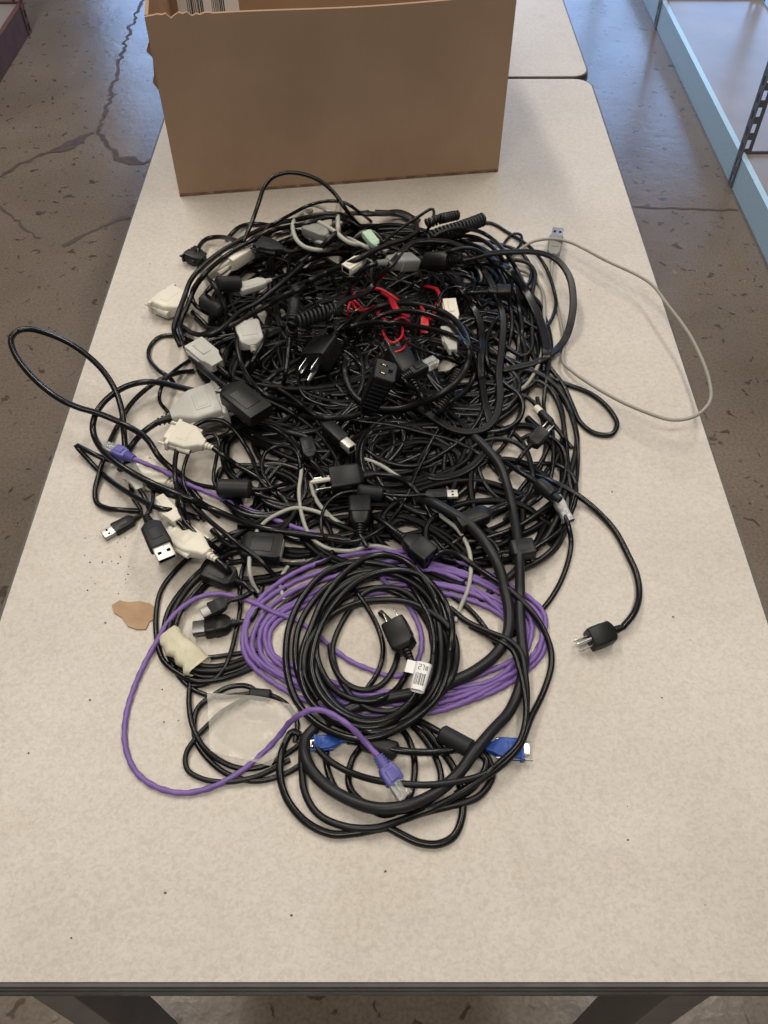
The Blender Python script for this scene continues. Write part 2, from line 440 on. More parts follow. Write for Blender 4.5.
def k_hdmi(a):
    m = a.get('m', 'black_plastic'); b = MB(); relief(b, 10, 6, 9, m)
    b.loft([(9, 10, 8, 2), (14, 18, 10, 2), (24, 21, 11.5, 2), (25, 19.5, 10.5, 2), (34, 20.5, 11, 2), (35, 19, 10, 2)], m)
    s = MB(); s.loft([(34, 15, 5, .8), (47, 15, 5, .8)], 'dark_steel'); s.box((47.1, 0, 0), (.4, 13, 3), 'slot_black')
    return 47, 21, 11.5, b, [('metal_shell', s)]
def k_tap(a):
    m = 'black_plastic'; b = MB()
    b.loft([(0, 15, 11, 3), (6, 20, 16, 4), (12, 26, 21, 4), (46, 28, 24, 3), (49, 28, 24, 3), (50, 26, 22, 3)], m)
    for i in range(7): 
        for s in (-1, 1): b.box((14 + i * 4.6, s * 13.6, 0), (2.2, 2.2, 17), m, .4)
    s = MB()
    for y, z, w, h in ((-6, 3, 2, 6.5), (6, 3, 2, 8), (0, -5, 4.6, 4.6)): s.box((50.05, y, z), (.5, w, h), 'slot_black'); s.box((50.0, y, z), (.45, w + 1.4, h + 1.2), 'charcoal_plastic')
    c = MB()
    for y in (-6, 6): c.box((50.3, y, 3), (.3, .8, 4.2), 'brass')
    return 50, 28, 24, b, [('socket_face', s), ('contacts', c)]
def k_barrel(a):
    m = a.get('m', 'black_plastic'); b = MB(); r = a.get('r', 11); relief(b, 12, 6, 8, m)
    b.loft([(11, r * .8, r * .8, 99), (14, r, r, 99), (32, r, r, 99), (34, r * .85, r * .85, 99)], m, n=4)
    s = MB(); rt = a.get('rt', 6); s.loft([(33, rt, rt, 99), (43, rt, rt, 99)], a.get('tm', 'steel'), n=4); s.loft([(42.9, rt * .5, rt * .5, 9), (43.2, rt * .5, rt * .5, 9)], 'slot_black')
    return 43, r, r, b, [('tip', s)]
def k_block(a):
    """plain moulded block with a relief: inline boxes and adapter bodies"""
    m = a.get('m', 'black_plastic'); w = a.get('w', 24); h = a.get('h', 14); b = MB(); relief(b, 10, 6, 9, m)
    b.loft([(9, 11, 8, 2), (13, w * .85, h * .85, 2), (16, w, h, 2.2), (46, w, h, 2.2), (49, w * .93, h * .9, 2)], m)
    b.box((31, 0, h / 2 + .1), (20, w * .6, .8), m, .3)
    subs = []
    if a.get('face'):
        s = MB(); s.box((49.1, 0, 0), (.7, w * .7, h * .5), a['face']); subs.append(('socket_face', s))
    return 49, w, h, b, subs
def k_idc(a):
    """small open rectangular housing"""
    m = a.get('m', 'white_plastic'); w = a.get('w', 16); h = a.get('h', 9); b = MB()
    b.loft([(0, w * .6, h * .7, 1), (6, w * .8, h * .85, 1), (8, w, h, 1), (26, w, h, 1)], m); b.box((17, 0, h / 2 + .4), (12, w * .4, 1.2), m, .3)
    b.box((17, w / 2 + .5, 0), (14, 1.4, h * .5), m, .3)
    s = MB(); s.box((26.1, 0, 0), (.6, w * .72, h * .6), 'slot_black')
    return 26, w, h, b, [('opening', s)]
KINDS = dict(nema=k_nema, c13=k_c13, usb=k_usb, usbb=k_usbb, dsub=k_dsub, rj45=k_rj45, ferrite=k_ferrite, hdmi=k_hdmi, tap=k_tap, barrel=k_barrel, block=k_block, idc=k_idc)
PNAME = dict(nema='plug', c13='connector', usb='plug', usbb='plug', dsub='connector', rj45='plug', ferrite='ferrite_bead', hdmi='connector', tap='socket', barrel='plug', block='connector', idc='connector')

def place(root, kind, tail, tip, lift=0, **a):
    """tail, tip: (px, py[, height mm]). Returns height of the cord entry above the table"""
    L, w, h, b, subs = KINDS[kind](a)
    zt = tail[2] * .001 if len(tail) > 2 else None; zp = tip[2] * .001 if len(tip) > 2 else None
    k = .001; yz = a.get('k', 1)
    for _ in range(3):
        A = at(tail[0], tail[1], TT + (zt if zt is not None else .015)); B = at(tip[0], tip[1], TT + (zp if zp is not None else .015))
        s = (B - A).length / L
        hh = h * s * yz / 2
        if abs(a.get('roll', 0)) in (90,): hh = w * s * yz / 2
        def base(f):
            p = A.lerp(B, f); n = Vector((-(B - A).y, (B - A).x, 0)); n = n / max(n.length, 1e-6)
            return max(hq(p.x + n.x * g, p.y + n.y * g, .002) - .002 for g in (-w * s * .3, 0, w * s * .3))
        if len(tail) < 3 or len(tip) < 3:
            q = [base(f) for f in (0, .2, .4, .6, .8, 1)]
            lo = max(q[:3]); hi = max(q[3:]); mid = max(lo, hi)
            lo = .6 * mid + .4 * lo; hi = .6 * mid + .4 * hi
            if len(tail) < 3: zt = (lo) * .92 + hh + lift * .001
            if len(tip) < 3: zp = (hi) * .92 + hh + lift * .001
    A = at(tail[0], tail[1], TT + zt); B = at(tip[0], tip[1], TT + zp)
    X = (B - A); s = X.length / L; X.normalize()
    Y = Vector((0, 0, 1)).cross(X); Y.normalize(); Z = X.cross(Y)
    R = Matrix((X, Y, Z)).transposed() @ Matrix.Rotation(math.radians(a.get('roll', 0)), 3, 'X')
    M = Matrix.Translation(A) @ R.to_4x4() @ Matrix.Diagonal((s, s * yz * a.get('wy', 1), s * yz, 1))
    o = b.build(a.get('name', PNAME[kind]), root, M)
    for n, sb in subs:
        q = sb.build(n, None, M)
        off = parent_off(root); me = q.data
        for v in me.vertices: v.co -= off
        q.parent = o
    if a.get('lab'): o['label'] = a['lab']
    n = int((B - A).length / .003) + 1
    for i in range(n + 1):
        p = A.lerp(B, i / n)
        for g in np.linspace(-.45, .45, 5): hw(p.x + Y.x * w * s * g, p.y + Y.y * w * s * g, p.z - TT, max(.003, h * s * yz * .5))
    return zt

CAT = {}
def cable(name, label, r, m, pts, cat='cable', a=None, b=None, mids=(), kind='round', group=None, sink=None, soft=5, twist=0, ghost=False):
    """r in mm; a / b = connector at the first / last point: (kind, tip, opts), the cord entry being that point of pts"""
    p0 = at(pts[0][0], pts[0][1], TT)
    root = empty(name, (p0.x, p0.y, TT), label, cat, group)
    pts = list(pts); e0 = e1 = None
    if a: e0 = place(root, a[0], a[3] if len(a) > 3 else pts[0], a[1], **(a[2] if len(a) > 2 else {}))
    if b: e1 = place(root, b[0], b[3] if len(b) > 3 else pts[-1], b[1], **(b[2] if len(b) > 2 else {}))
    path = settle(pts, r * .001, e0, e1, sink, soft=soft, ghost=ghost)
    tube(path, r * .001, m, 'cord', root, kind, twist=twist)
    for k_, q0, q1, o_ in mids: on_path(root, path, k_, q0, q1, o_)
    return root, path
def proj(p):
    z = p[2] - H; dep = p[1] * cp - z * sp; up = p[1] * sp + z * cp
    return (384 + F * p[0] / dep, 512 - F * up / dep)
def on_path(root, path, k_, q0, q1, o_):
    """a bead or sleeve threaded on the cord between the path points nearest to q0 and q1"""
    pr = [proj(p) for p in path]
    i0 = min(range(len(pr)), key=lambda i: math.hypot(pr[i][0] - q0[0], pr[i][1] - q0[1]))
    i1 = min(range(len(pr)), key=lambda i: math.hypot(pr[i][0] - q1[0], pr[i][1] - q1[1]))
    A, B = path[i0], path[i1]
    place(root, k_, (*proj(A), (A[2] - TT) * 1000 + o_.get('up', 2)), (*proj(B), (B[2] - TT) * 1000 + o_.get('up', 2)), **{k: v for k, v in o_.items() if k != 'up'})
# ================================================================ the setting
def struct(name, b, parent=None, M=None):
    o = b.build(name, parent, M)
    if parent is None: o['kind'] = 'structure'
    return o
floor = struct('floor', MB().box((0, 2.5, -.05), (12, 15, .1), 'concrete'))
mat('crack_dirt', (.085, .052, .034), .6, spec=.4, noise=(60, (.05, .033, .024), .4, .6))
mat('crack_dark', (.075, .052, .038), .6, spec=.4)
mat('wall_paint', (.20, .185, .17), .8)
def crack(pts, w0, jag, m, seed, wide=()):
    """an open joint in the floor: irregular strip following points on the ground"""
    rnd = random.Random(seed); pp = []
    for (a, b_) in zip(pts, pts[1:]):
        A = at(*a, 0); B = at(*b_, 0); n = max(4, int((B - A).length / .02))
        for i in range(n): pp.append(A.lerp(B, i / n))
    V = []; Fc = []; N = len(pp)
    for i in range(N):
        T = (pp[min(i + 1, N - 1)] - pp[max(i - 1, 0)]).normalized(); n = Vector((-T.y, T.x, 0))
        w = w0 * (.45 + rnd.random() * .9)
        for (q0, q1, ww) in wide:
            if q0 <= i / N <= q1: w += ww * math.sin(math.pi * (i / N - q0) / (q1 - q0)) * (.7 + .5 * rnd.random())
        o = n * rnd.uniform(-jag, jag)
        V += [pp[i] + o + n * w + Vector((0, 0, .0012)), pp[i] + o - n * w + Vector((0, 0, .0012))]
    b = MB(); k = b._m(m); b.v = [tuple(v) for v in V]
    for i in range(N - 1): b.f.append((2 * i, 2 * i + 1, 2 * i + 3, 2 * i + 2)); b.mi.append(k)
    return b.build('crack', floor)
crack([(-20, 188), (10, 170), (40, 155), (70, 146), (97, 130)], .007, .008, 'crack_dirt', 1, ((.55, .9, .022),))
crack([(97, 130), (108, 145), (118, 158), (144, 163), (165, 160)], .008, .008, 'crack_dirt', 2, ((.5, .75, .018),))
crack([(98, 130), (108, 105), (115, 80), (122, 55), (130, 28), (143, 0), (150, -20)], .006, .009, 'crack_dirt', 3)
crack([(622, 206), (655, 208), (690, 209), (715, 210), (745, 210)], .004, .004, 'crack_dark', 4)
crack([(-20, 198), (5, 210), (25, 228), (42, 242)], .004, .006, 'crack_dark', 5)
crack([(62, 246), (90, 232), (132, 214)], .009, .005, 'crack_dark', 7)
# building shell with the open loading door at the far end
struct('wall_back_left', MB().box((-4.35, 9.1, 2.2), (3.3, .2, 4.4), 'wall_paint'))
struct('wall_back_right', MB().box((5.3, 9.1, 2.2), (1.4, .2, 4.4), 'wall_paint'))
struct('wall_back_top', MB().box((.95, 9.1, 3.85), (7.3, .2, 1.1), 'wall_paint'))
struct('wall_left', MB().box((-6.1, 2.5, 2.2), (.2, 15, 4.4), 'wall_paint'))
struct('wall_right', MB().box((6.1, 2.5, 2.2), (.2, 15, 4.4), 'wall_paint'))

# ---------------------------------------------------------------- tables
def table(label, x0, x1, y0, y1, rot=0, piv=(0, 0), rc=.035, legs=True):
    root = empty('folding_table', (0, 0, 0), label, 'table')
    Mx = Matrix.Translation((piv[0], piv[1], 0)) @ Matrix.Rotation(rot, 4, 'Z') @ Matrix.Translation((-piv[0], -piv[1], 0))
    cx, cy = (x0 + x1) / 2, (y0 + y1) / 2; w, d = x1 - x0, y1 - y0
    def slab(z0, z1, g, m):
        b = MB(); b.loft([(z0, w + g, d + g, rc + g / 2, 0, 0), (z1, w + g, d + g, rc + g / 2, 0, 0)], m, n=8, axis='z'); return b
    T = Mx @ Matrix.Translation((cx, cy, 0))
    top = slab(TT - .004, TT, 0, 'laminate').build('tabletop', root, T)
    e = slab(TT - .036, TT - .0012, .006, 'table_edge')
    e.loft([(TT - .0115, w + .008, d + .008, rc, 0, 0), (TT - .009, w + .008, d + .008, rc, 0, 0)], 'table_edge', n=8, axis='z')
    e.loft([(TT - .026, w + .009, d + .009, rc, 0, 0), (TT - .021, w + .009, d + .009, rc, 0, 0)], 'table_edge', n=8, axis='z')
    e.build('edge_band', root, T)
    if legs:
        for ly in (y0 + .02 + .028, y1 - .08):
            for lx in (x0 + .075, x1 - .098):
                L = MB(); L.loft([(.012, .040, .056, .003, lx, ly), (.70, .040, .056, .003, lx, ly)], 'leg_paint', n=2, axis='z')
                lo = L.build('leg', root, Mx)
                f = MB(); f.loft([(0, .044, .060, .004, lx, ly), (.016, .044, .060, .004, lx, ly)], 'black_plastic', n=2, axis='z'); f.build('foot_cap', lo, Mx)
            cr = MB(); cr.box(((x0 + x1) / 2, ly, .69), (x1 - x0 - .25, .03, .028), 'leg_paint'); cr.build('rail', root, Mx)
    return root
table('beige laminate folding table in front, carrying the cable pile and the cardboard box', -.3815, .3805, .143, 1.642, rc=.03)
table('second beige laminate folding table, butted against the far end behind the cardboard box', -.40, .381, 1.654, 3.15, rot=math.radians(.5), piv=(.381, 1.654), rc=.03)

# ---------------------------------------------------------------- cardboard box
def carton():
    A = at(180, 197, TT); B = at(498, 172, TT); ux = (B - A); w = ux.length; ux.normalize(); uy = Vector((-ux.y, ux.x, 0)); d = .40; h = .262; t = .005
    root = empty('cardboard_box', tuple(A), 'open brown cardboard box standing on the far end of the front table', 'box')
    M = Matrix.Translation(A) @ Matrix((ux, uy, Vector((0, 0, 1)))).transposed().to_4x4()
    MB().box((w / 2, d / 2, t / 2 + .0005), (w, d, t), 'cardboard').build('bottom', root, M)
    # front wall, its top edge a little frayed at the left
    b = MB(); k = b._m('cardboard'); n = 90; rnd = random.Random(5)
    top = []
    for i in range(n + 1):
        x = w * i / n; z = h - .003 + .004 * math.sin(i * .09) * .4
        if i < 16: z += rnd.uniform(-.0025, .0045)
        top.append((x, z))
    for y in (0, t):
        for (x, z) in top: b.v += [(x, y, 0), (x, y, z)]
    q = 2 * (n + 1)
    for i in range(n):
        a = 2 * i; b.f += [(a, a + 2, a + 3, a + 1), (q + a, q + a + 1, q + a + 3, q + a + 2), (a + 1, a + 3, q + a + 3, q + a + 1), (a, q + a, q + a + 2, a + 2)]; b.mi += [k] * 4
    b.f += [(0, 1, q + 1, q), (2 * n, q + 2 * n, q + 2 * n + 1, 2 * n + 1)]; b.mi += [k] * 2
    b.build('front_panel', root, M)
    MB().box((w / 2, d - t / 2, h / 2), (w, t, h), 'cardboard').build('back_panel', root, M)
    s1 = MB().box((t / 2, d / 2, h / 2), (t, d - 2 * t, h), 'cardboard').build('side_panel', root, M)
    s2 = MB().box((w - t / 2, d / 2, h / 2), (t, d - 2 * t, h), 'cardboard').build('side_panel', root, M)
    # flaps: front one folded down inside, far one leaning back, left one torn, right one hanging outside
    fm = M @ Matrix.Translation((0, d, h)) @ Matrix.Rotation(math.radians(-22), 4, 'X')
    MB().box((w / 2, 0, .085), (w, t, .17), 'cardboard').build('flap', root, fm)


    # torn strip still hanging down the left side
    b = MB(); k = b._m('cardboard'); pts = []
    zz = [(0, h - .02), (.002, h - .04), (.008, h - .052), (.001, h - .06), (.004, h - .085), (.008, h - .094), (.002, h - .105), (.001, h - .12)]
    o0 = 0
    for (x, z) in zz: b.v += [(-.0005, .03, z), (-x - .0015, .028, z - .004), (-x - .0015, .034, z - .004), (-.0005, .036, z)]
    for i in range(len(zz) - 1):
        a = 4 * i
        for j in range(4): b.f.append((a + j, a + (j + 1) % 4, a + 4 + (j + 1) % 4, a + 4 + j)); b.mi.append(k)
    b.build('torn_flap', root, M)
    # shipping label on the inner back wall, as seen above the front edge
    lab = MB(); yy = d - t - .0012
    def onback(px, py):
        # intersection of the viewing ray with the inner back wall plane
        o = Vector((0, 0, H)); dd = at(px, py, 0) - o; nrm = uy; p0 = A + uy * yy
        p = o + dd * ((p0 - o).dot(nrm) / dd.dot(nrm)); return M.inverted() @ p
    p0 = onback(179, 14); p1 = onback(240, 14)
    zb = p0.z - .04; x0, x1 = p0.x, p1.x; W = x1 - x0; zt = zb + .125
    lab.box(((x0 + x1) / 2, yy, (zb + zt) / 2), (W, .0008, zt - zb), 'paper').build('shipping_label', root, M)
    lo = root.children[-1]
    ink = MB(); rnd = random.Random(9); zc = p0.z
    def bars(xa, xb, za, zbb):
        x = xa
        while x < xb:
            ww = rnd.choice((.0007, .0012, .002)); ink.box((x, yy - .0007, (za + zbb) / 2), (ww, .0004, zbb - za), 'ink'); x += ww + rnd.choice((.0009, .0014, .002))
    bars(x0 + W * .16, x0 + W * .42, zc - .004, zc + .022); bars(x0 + W * .56, x0 + W * .76, zc - .004, zc + .022)
    for i in range(5):
        ink.box((x0 + W * .35, yy - .0007, zc + .030 + i * .007), (W * rnd.uniform(.4, .6), .0004, .0016), 'ink')
    ink.box((x0 + W * .90, yy - .0007, zc + .032), (W * .14, .0004, .018), 'ink')
    io = ink.build('printed_barcode', root, M); io.parent = lo
carton()

# ---------------------------------------------------------------- shelving on the right: low beam, boards, slotted uprights
def shelving(label, x, sgn, ys, depth, beam_m, up_m, board_m, bh, post_h=1.9):
    root = empty('shelving_unit', (x, ys[0], 0), label, 'shelf')
    X = lambda a: x + sgn * a
    for y0, y1 in zip(ys, ys[1:]):
        b = MB(); b.box((X(.001), (y0 + y1) / 2, bh / 2), (.0022, y1 - y0 - .004, bh), beam_m)
        b.box((X(.008), (y0 + y1) / 2, bh - .001), (.016, y1 - y0 - .004, .0022), beam_m)
        b.box((X(.017), (y0 + y1) / 2, bh - .008), (.0022, y1 - y0 - .004, .016), beam_m)
        b.build('beam', root)
        b = MB(); b.box((X(depth), (y0 + y1) / 2, bh / 2), (.0022, y1 - y0 - .004, bh), beam_m); b.build('beam', root)
        b = MB(); b.box((X(.02 + (depth - .02) / 2), (y0 + y1) / 2, bh - .012), (depth - .024, y1 - y0 - .006, .012), board_m); b.build('board', root)
    for y in ys[::1]:
        for xx, s in ((0, 1), (depth, -1)):
            # slotted angle: two flanges with real keyhole openings
            b = MB(); W = .038; t = .0022; px_ = .05
            def flange(horizontal):
                k = b._m(up_m); n = int(post_h / px_)
                for i in range(n):
                    z0 = i * px_; z1 = z0 + px_; c = (z0 + z1) / 2
                    # frame around a slot 9 x 26 mm
                    for (a0, a1, c0, c1) in ((0, W * .30, z0, z1), (W * .70, W, z0, z1), (W * .30, W * .70, z0, c - .014), (W * .30, W * .70, c + .014, z1)):
                        am, aw = (a0 + a1) / 2, a1 - a0
                        if horizontal: b.box((X(xx + s * am) , y, (c0 + c1) / 2), (aw, t, c1 - c0), up_m)
                        else: b.box((X(xx - s * .003), y - am, (c0 + c1) / 2), (t, aw, c1 - c0), up_m)
            flange(True); flange(False)
            b.build('upright', root)
        b = MB(); b.box((X(depth / 2), y, bh - .002), (depth, .004, .010), up_m); b.build('cross_brace', root)
    return root
r_ = shelving('low grey-blue steel shelving unit with slotted uprights, right of the tables', 1.10, 1, (-.2 + .16, 2.57 - 1.2 + .01, 2.572, 3.775, 4.98), .40, 'blue_steel_paint', 'upright_paint', 'shelf_board', .10)
l_ = shelving('dark reddish-brown steel shelving unit on the floor, far left of the tables', -1.415, -1, (-.2 + .5, 1.5, 2.6, 3.70), .40, 'brown_steel_paint', 'brown_steel_paint', 'shelf_board', .11)

# ---------------------------------------------------------------- light
W = bpy.data.worlds.new('daylight'); S.world = W; W.use_nodes = True
nt = W.node_tree; bg = nt.nodes['Background']
tc = nt.nodes.new('ShaderNodeTexCoord'); sx = nt.nodes.new('ShaderNodeSeparateXYZ'); nt.links.new(tc.outputs['Generated'], sx.inputs['Vector'])
rp = nt.nodes.new('ShaderNodeValToRGB'); rp.color_ramp.elements[0].position = .45; rp.color_ramp.elements[1].position = .75
rp.color_ramp.elements[0].color = (.42, .70, 1.25, 1); rp.color_ramp.elements[1].color = (.62, .57, .50, 1)
mr = nt.nodes.new('ShaderNodeMapRange'); mr.inputs['From Min'].default_value = -1; nt.links.new(sx.outputs['Z'], mr.inputs['Value'])
nt.links.new(mr.outputs['Result'], rp.inputs['Fac']); nt.links.new(rp.outputs['Color'], bg.inputs['Color']); bg.inputs['Strength'].default_value = .30
def area(name, loc, rot, sx_, sy_, col, power):
    l = bpy.data.lights.new(name, 'AREA'); l.shape = 'RECTANGLE'; l.size = sx_; l.size_y = sy_; l.color = col; l.energy = power
    o = bpy.data.objects.new(name, l); C.objects.link(o); o.location = loc; o.rotation_euler = rot; return o
area('loading_door_daylight', (.95, 9.0, 1.7), (math.radians(-90), 0, 0), 7.2, 3.2, (.29, .53, 1.0), 310)
area('ceiling_lamp', (-1.3, 2.6, 4.2), (0, 0, 0), .3, 2.6, (1, .93, .83), 92)
area('ceiling_lamp', (1.5, 2.4, 4.2), (0, 0, 0), .3, 2.6, (1, .93, .83), 72)
area('ceiling_lamp', (-.3, -.9, 4.2), (0, 0, 0), 2.6, .4, (1, .93, .82), 76)
S.view_settings.view_transform = 'Standard'; S.view_settings.look = 'None'; S.view_settings.gamma = 1
S.view_settings.use_curve_mapping = False; S.view_settings.exposure = 0.0
S.cycles.use_denoising = True
S.cycles.max_bounces = 8; S.cycles.transparent_max_bounces = 16
# ================================================================ cords buried in the middle of the pile
BURIED = 'black cords buried in the middle of the pile'
rnd = random.Random(21)
def blob(cx, cy, rx, ry, n, turns, jit, seed):
    q = random.Random(seed); out = []; a0 = q.uniform(0, 6.28); N = int(n * turns)
    tilt = q.uniform(-.6, .6); dx = dy = 0
    for i in range(N + 1):
        a = a0 + 2 * math.pi * i / n; k = 1 + q.uniform(-jit, jit) * .5
        dx += q.uniform(-1, 1) * jit * rx * .35; dy += q.uniform(-1, 1) * jit * ry * .35
        x, y = rx * k * math.cos(a), ry * k * math.sin(a)
        out.append((cx + dx + x * math.cos(tilt) - y * math.sin(tilt), cy + dy + x * math.sin(tilt) + y * math.cos(tilt)))
    return out
def inpile(p):
    x, y = p
    # keep to the dark heart of the pile
    cx, cy, rx, ry = 374, 350, 176, 124
    dx, dy = (x - cx) / rx, (y - cy) / ry; d = math.hypot(dx, dy)
    if d > 1: dx, dy = dx / d, dy / d
    return (cx + dx * rx, cy + dy * ry)
fill = [(300, 300, 90, 50), (430, 300, 85, 55), (370, 270, 120, 40), (350, 340, 110, 70), (420, 360, 90, 70), (270, 330, 70, 60), (330, 400, 80, 60), (400, 420, 90, 45), (450, 330, 80, 80), (300, 260, 90, 35),
        (360, 310, 140, 70), (400, 270, 110, 40), (470, 290, 60, 55), (260, 290, 60, 50), (330, 360, 100, 50), (390, 390, 100, 50), (310, 440, 60, 40), (420, 430, 80, 40), (370, 480, 110, 45), (340, 500, 100, 40), (430, 500, 80, 40), (300, 540, 80, 30), (380, 540, 90, 30), (480, 400, 35, 30)]
fq = random.Random(77)
for _ in range(34):
    a = fq.uniform(0, 6.28); d = fq.random() ** .6
    fill.append((372 + 125 * d * math.cos(a), 352 + 105 * d * math.sin(a), fq.uniform(40, 95), fq.uniform(28, 55)))
for _ in range(9): fill.append((fq.uniform(290, 440), fq.uniform(262, 300), fq.uniform(40, 80), fq.uniform(18, 32)))
for _ in range(6): fill.append((fq.uniform(320, 440), fq.uniform(455, 545), fq.uniform(40, 80), fq.uniform(20, 38)))
for _ in range(5): fill.append((fq.uniform(240, 300), fq.uniform(440, 530), fq.uniform(35, 50), fq.uniform(22, 35)))
fill = [f for f in fill if not (f[1] > 395 and f[0] > 425)]
fill += [(495, 455, 52, 70), (515, 480, 45, 60), (470, 480, 60, 55), (500, 510, 55, 45), (455, 520, 70, 35), (440, 440, 80, 45), (520, 440, 40, 65), (480, 530, 65, 30), (410, 545, 60, 22)]
SINK[0] = .62
for i, (cx, cy, rx, ry) in enumerate(fill):
    pts = blob(cx, cy, rx, ry, 7, rnd.uniform(1.6, 2.6) if cx < 436 or cy < 430 else rnd.uniform(.9, 1.4), .28 if cx < 436 or cy < 430 else .16, 100 + i)
    if cy < 440: pts = [inpile(p) for p in pts]
    cable('black_cable', 'black cord buried in the dense dark middle of the cable pile', rnd.choice((2.7, 3.2, 3.6, 4.1)), rnd.choice(('black_pvc', 'shaded_black_pvc', 'shaded_black_pvc')), pts, 'cord', group=BURIED, soft=7)
SINK[0] = .8
K = 'black_pvc'; SB = 'soft_black_pvc'; CH = 'charcoal_pvc'

# ---------------------------------------------------------------- lower left thin loops and the clear bag
cable('thin_black_cable', 'thin black looped cable at lower left, a cylindrical bead on it', 2.4, K,
      [(210, 583), (192, 600), (172, 618), (166, 640), (172, 664), (182, 680), (196, 691), (217, 697), (240, 695), (262, 693), (285, 703), (297, 722), (295, 742)], 'cable',
      mids=[('ferrite', (250, 694), (271, 694), dict(r=15, k=1.15, up=1))])
cable('thin_black_cable', 'thin black cable with a double loop around the clear plastic bag', 2.6, K,
      [(262, 700), (250, 687), (230, 687), (211, 697), (198, 708), (194, 722), (196, 741), (209, 760), (227, 774), (255, 781), (285, 774), (308, 760)], 'cable')
cable('thin_black_cable', 'thin black cable hanging widest in the lower left loops, outside the clear bag', 2.6, K,
      [(192, 668), (190, 684), (189, 703), (192, 724), (202, 745), (219, 760), (238, 768), (257, 768), (275, 761), (294, 749), (306, 740)], 'cable')
cable('thin_black_cable', 'thin black cable dipping under the clear plastic bag', 2.4, SB,
      [(258, 694), (243, 700), (232, 706, 'u'), (222, 712, 'u'), (209, 724), (196, 738), (186, 754), (187, 769), (200, 778), (225, 782), (258, 776), (290, 760)], 'cable')
def bag():
    root_pts = [(211, 697), (232, 701), (262, 706), (300, 712), (292, 735), (276, 765), (268, 771), (240, 762), (216, 752), (213, 725)]
    c = at(250, 732, TT + .006); n = 22; b = MB(); k = b._m('film'); V = []
    rr = random.Random(3); P4 = [at(209, 698, TT), at(300, 710, TT), at(272, 770, TT), at(212, 756, TT)]
    for i in range(n + 1):
        for j in range(n + 1):
            u, v = i / n, j / n
            p = (P4[0] * (1 - u) + P4[1] * u) * (1 - v) + (P4[3] * (1 - u) + P4[2] * u) * v
            gi = int((p.x - GX0) / CELL); gj = int((p.y - GY0) / CELL)
            z = float(HF[gi - 4:gi + 5, gj - 4:gj + 5].max()) + .003 + .0012 * math.sin(u * 9 + v * 3) * math.sin(v * 8)
            V.append(Vector((p.x, p.y, TT + max(.0008, z))))
    Z = np.array([v.z for v in V]).reshape(n + 1, n + 1); Z0 = Z.copy()
    for _ in range(4):
        Q = np.pad(Z, 1, mode='edge'); Z = np.maximum(Z0 - .001, (Q[:-2, 1:-1] + Q[2:, 1:-1] + Q[1:-1, :-2] + Q[1:-1, 2:] + Z) / 5)
    for i, v in enumerate(V): v.z = float(Z.flat[i])
    for i in range(n + 1):  # relax
        pass
    b.v = [tuple(v) for v in V]
    for i in range(n):
        for j in range(n):
            a = i * (n + 1) + j; b.f.append((a, a + 1, a + n + 2, a + n + 1)); b.mi.append(k)
    o = b.build('clear_plastic_bag', None, sharp=180); tag(o, 'flat crinkled clear plastic bag beneath the purple cable at lower left', 'bag')
def HFQ(p):
    gi = int((p.x - GX0) / CELL); gj = int((p.y - GY0) / CELL); return HF[gi, gj]
bag()

# ---------------------------------------------------------------- bottom coil
cable('video_cable', 'black cable of the lowest coil, its loop reaching nearest the front table edge', 3.4, K,
      [(300, 735), (292, 732), (283, 748), (280, 774), (287, 799), (306, 822), (331, 834), (356, 833), (378, 829), (388, 828), (400, 834), (420, 843), (439, 844), (454, 836), (462, 817), (462, 797), (454, 769), (439, 747), (423, 729), (405, 722)], 'cable', sink=.95)
cable('video_cable', 'black cable of the lowest coil running under the violet-booted plug', 3.2, SB,
      [(312, 728), (303, 745), (302, 770), (305, 793), (318, 814), (343, 826), (375, 828), (402, 820), (425, 812), (450, 806), (478, 797), (492, 777), (487, 757), (470, 742)], 'cable', sink=.95)
cable('video_cable', 'black cable bridging straight up the lowest coil beside the blue connector', 3.0, K,
      [(361, 747), (352, 760), (349, 785), (360, 800), (384, 815), (404, 806), (414, 780), (413, 752), (404, 732), (392, 722)], 'cable')
cable('video_cable', 'black cable curving steeply down the middle of the lowest coil', 3.0, K,
      [(329, 738), (326, 760), (334, 786), (352, 804), (385, 812), (420, 806), (437, 794), (441, 777), (433, 752), (415, 728), (400, 716)], 'cable')
cable('video_cable', 'black monitor cable ending in the blue connector at the right of the lowest coil', 3.4, K,
      [(362, 741), (385, 748), (412, 752), (436, 752), (462, 748), (476, 747)], 'monitor cable',
      a=('ferrite', (398, 752), dict(r=18, k=.9)), b=('dsub', (531, 750), dict(m='blue_plastic', w=34, h=15, tm='dull_steel', fm='steel', im='blue_plastic', k=.62, lab='blue connector with a steel shell')))
cable('video_cable', 'black monitor cable with a blue connector tucked beneath the black power cord coil', 3.2, K,
      [(372, 746), (358, 742), (352, 741), (347, 741)], 'monitor cable', b=('dsub', (309, 744), dict(m='blue_plastic', w=30, tm='blue_plastic', k=.7, lab='blue connector')), sink=.9)
cable('video_cable', 'black cable with a fat cylindrical bead between purple bundle and blue connector', 3.2, K,
      [(408, 716), (425, 724), (441, 733), (458, 742), (474, 751), (486, 760), (484, 772), (470, 790), (440, 805)], 'cable',
      mids=[('ferrite', (441, 733), (474, 751), dict(r=15, k=1.05, up=4))])

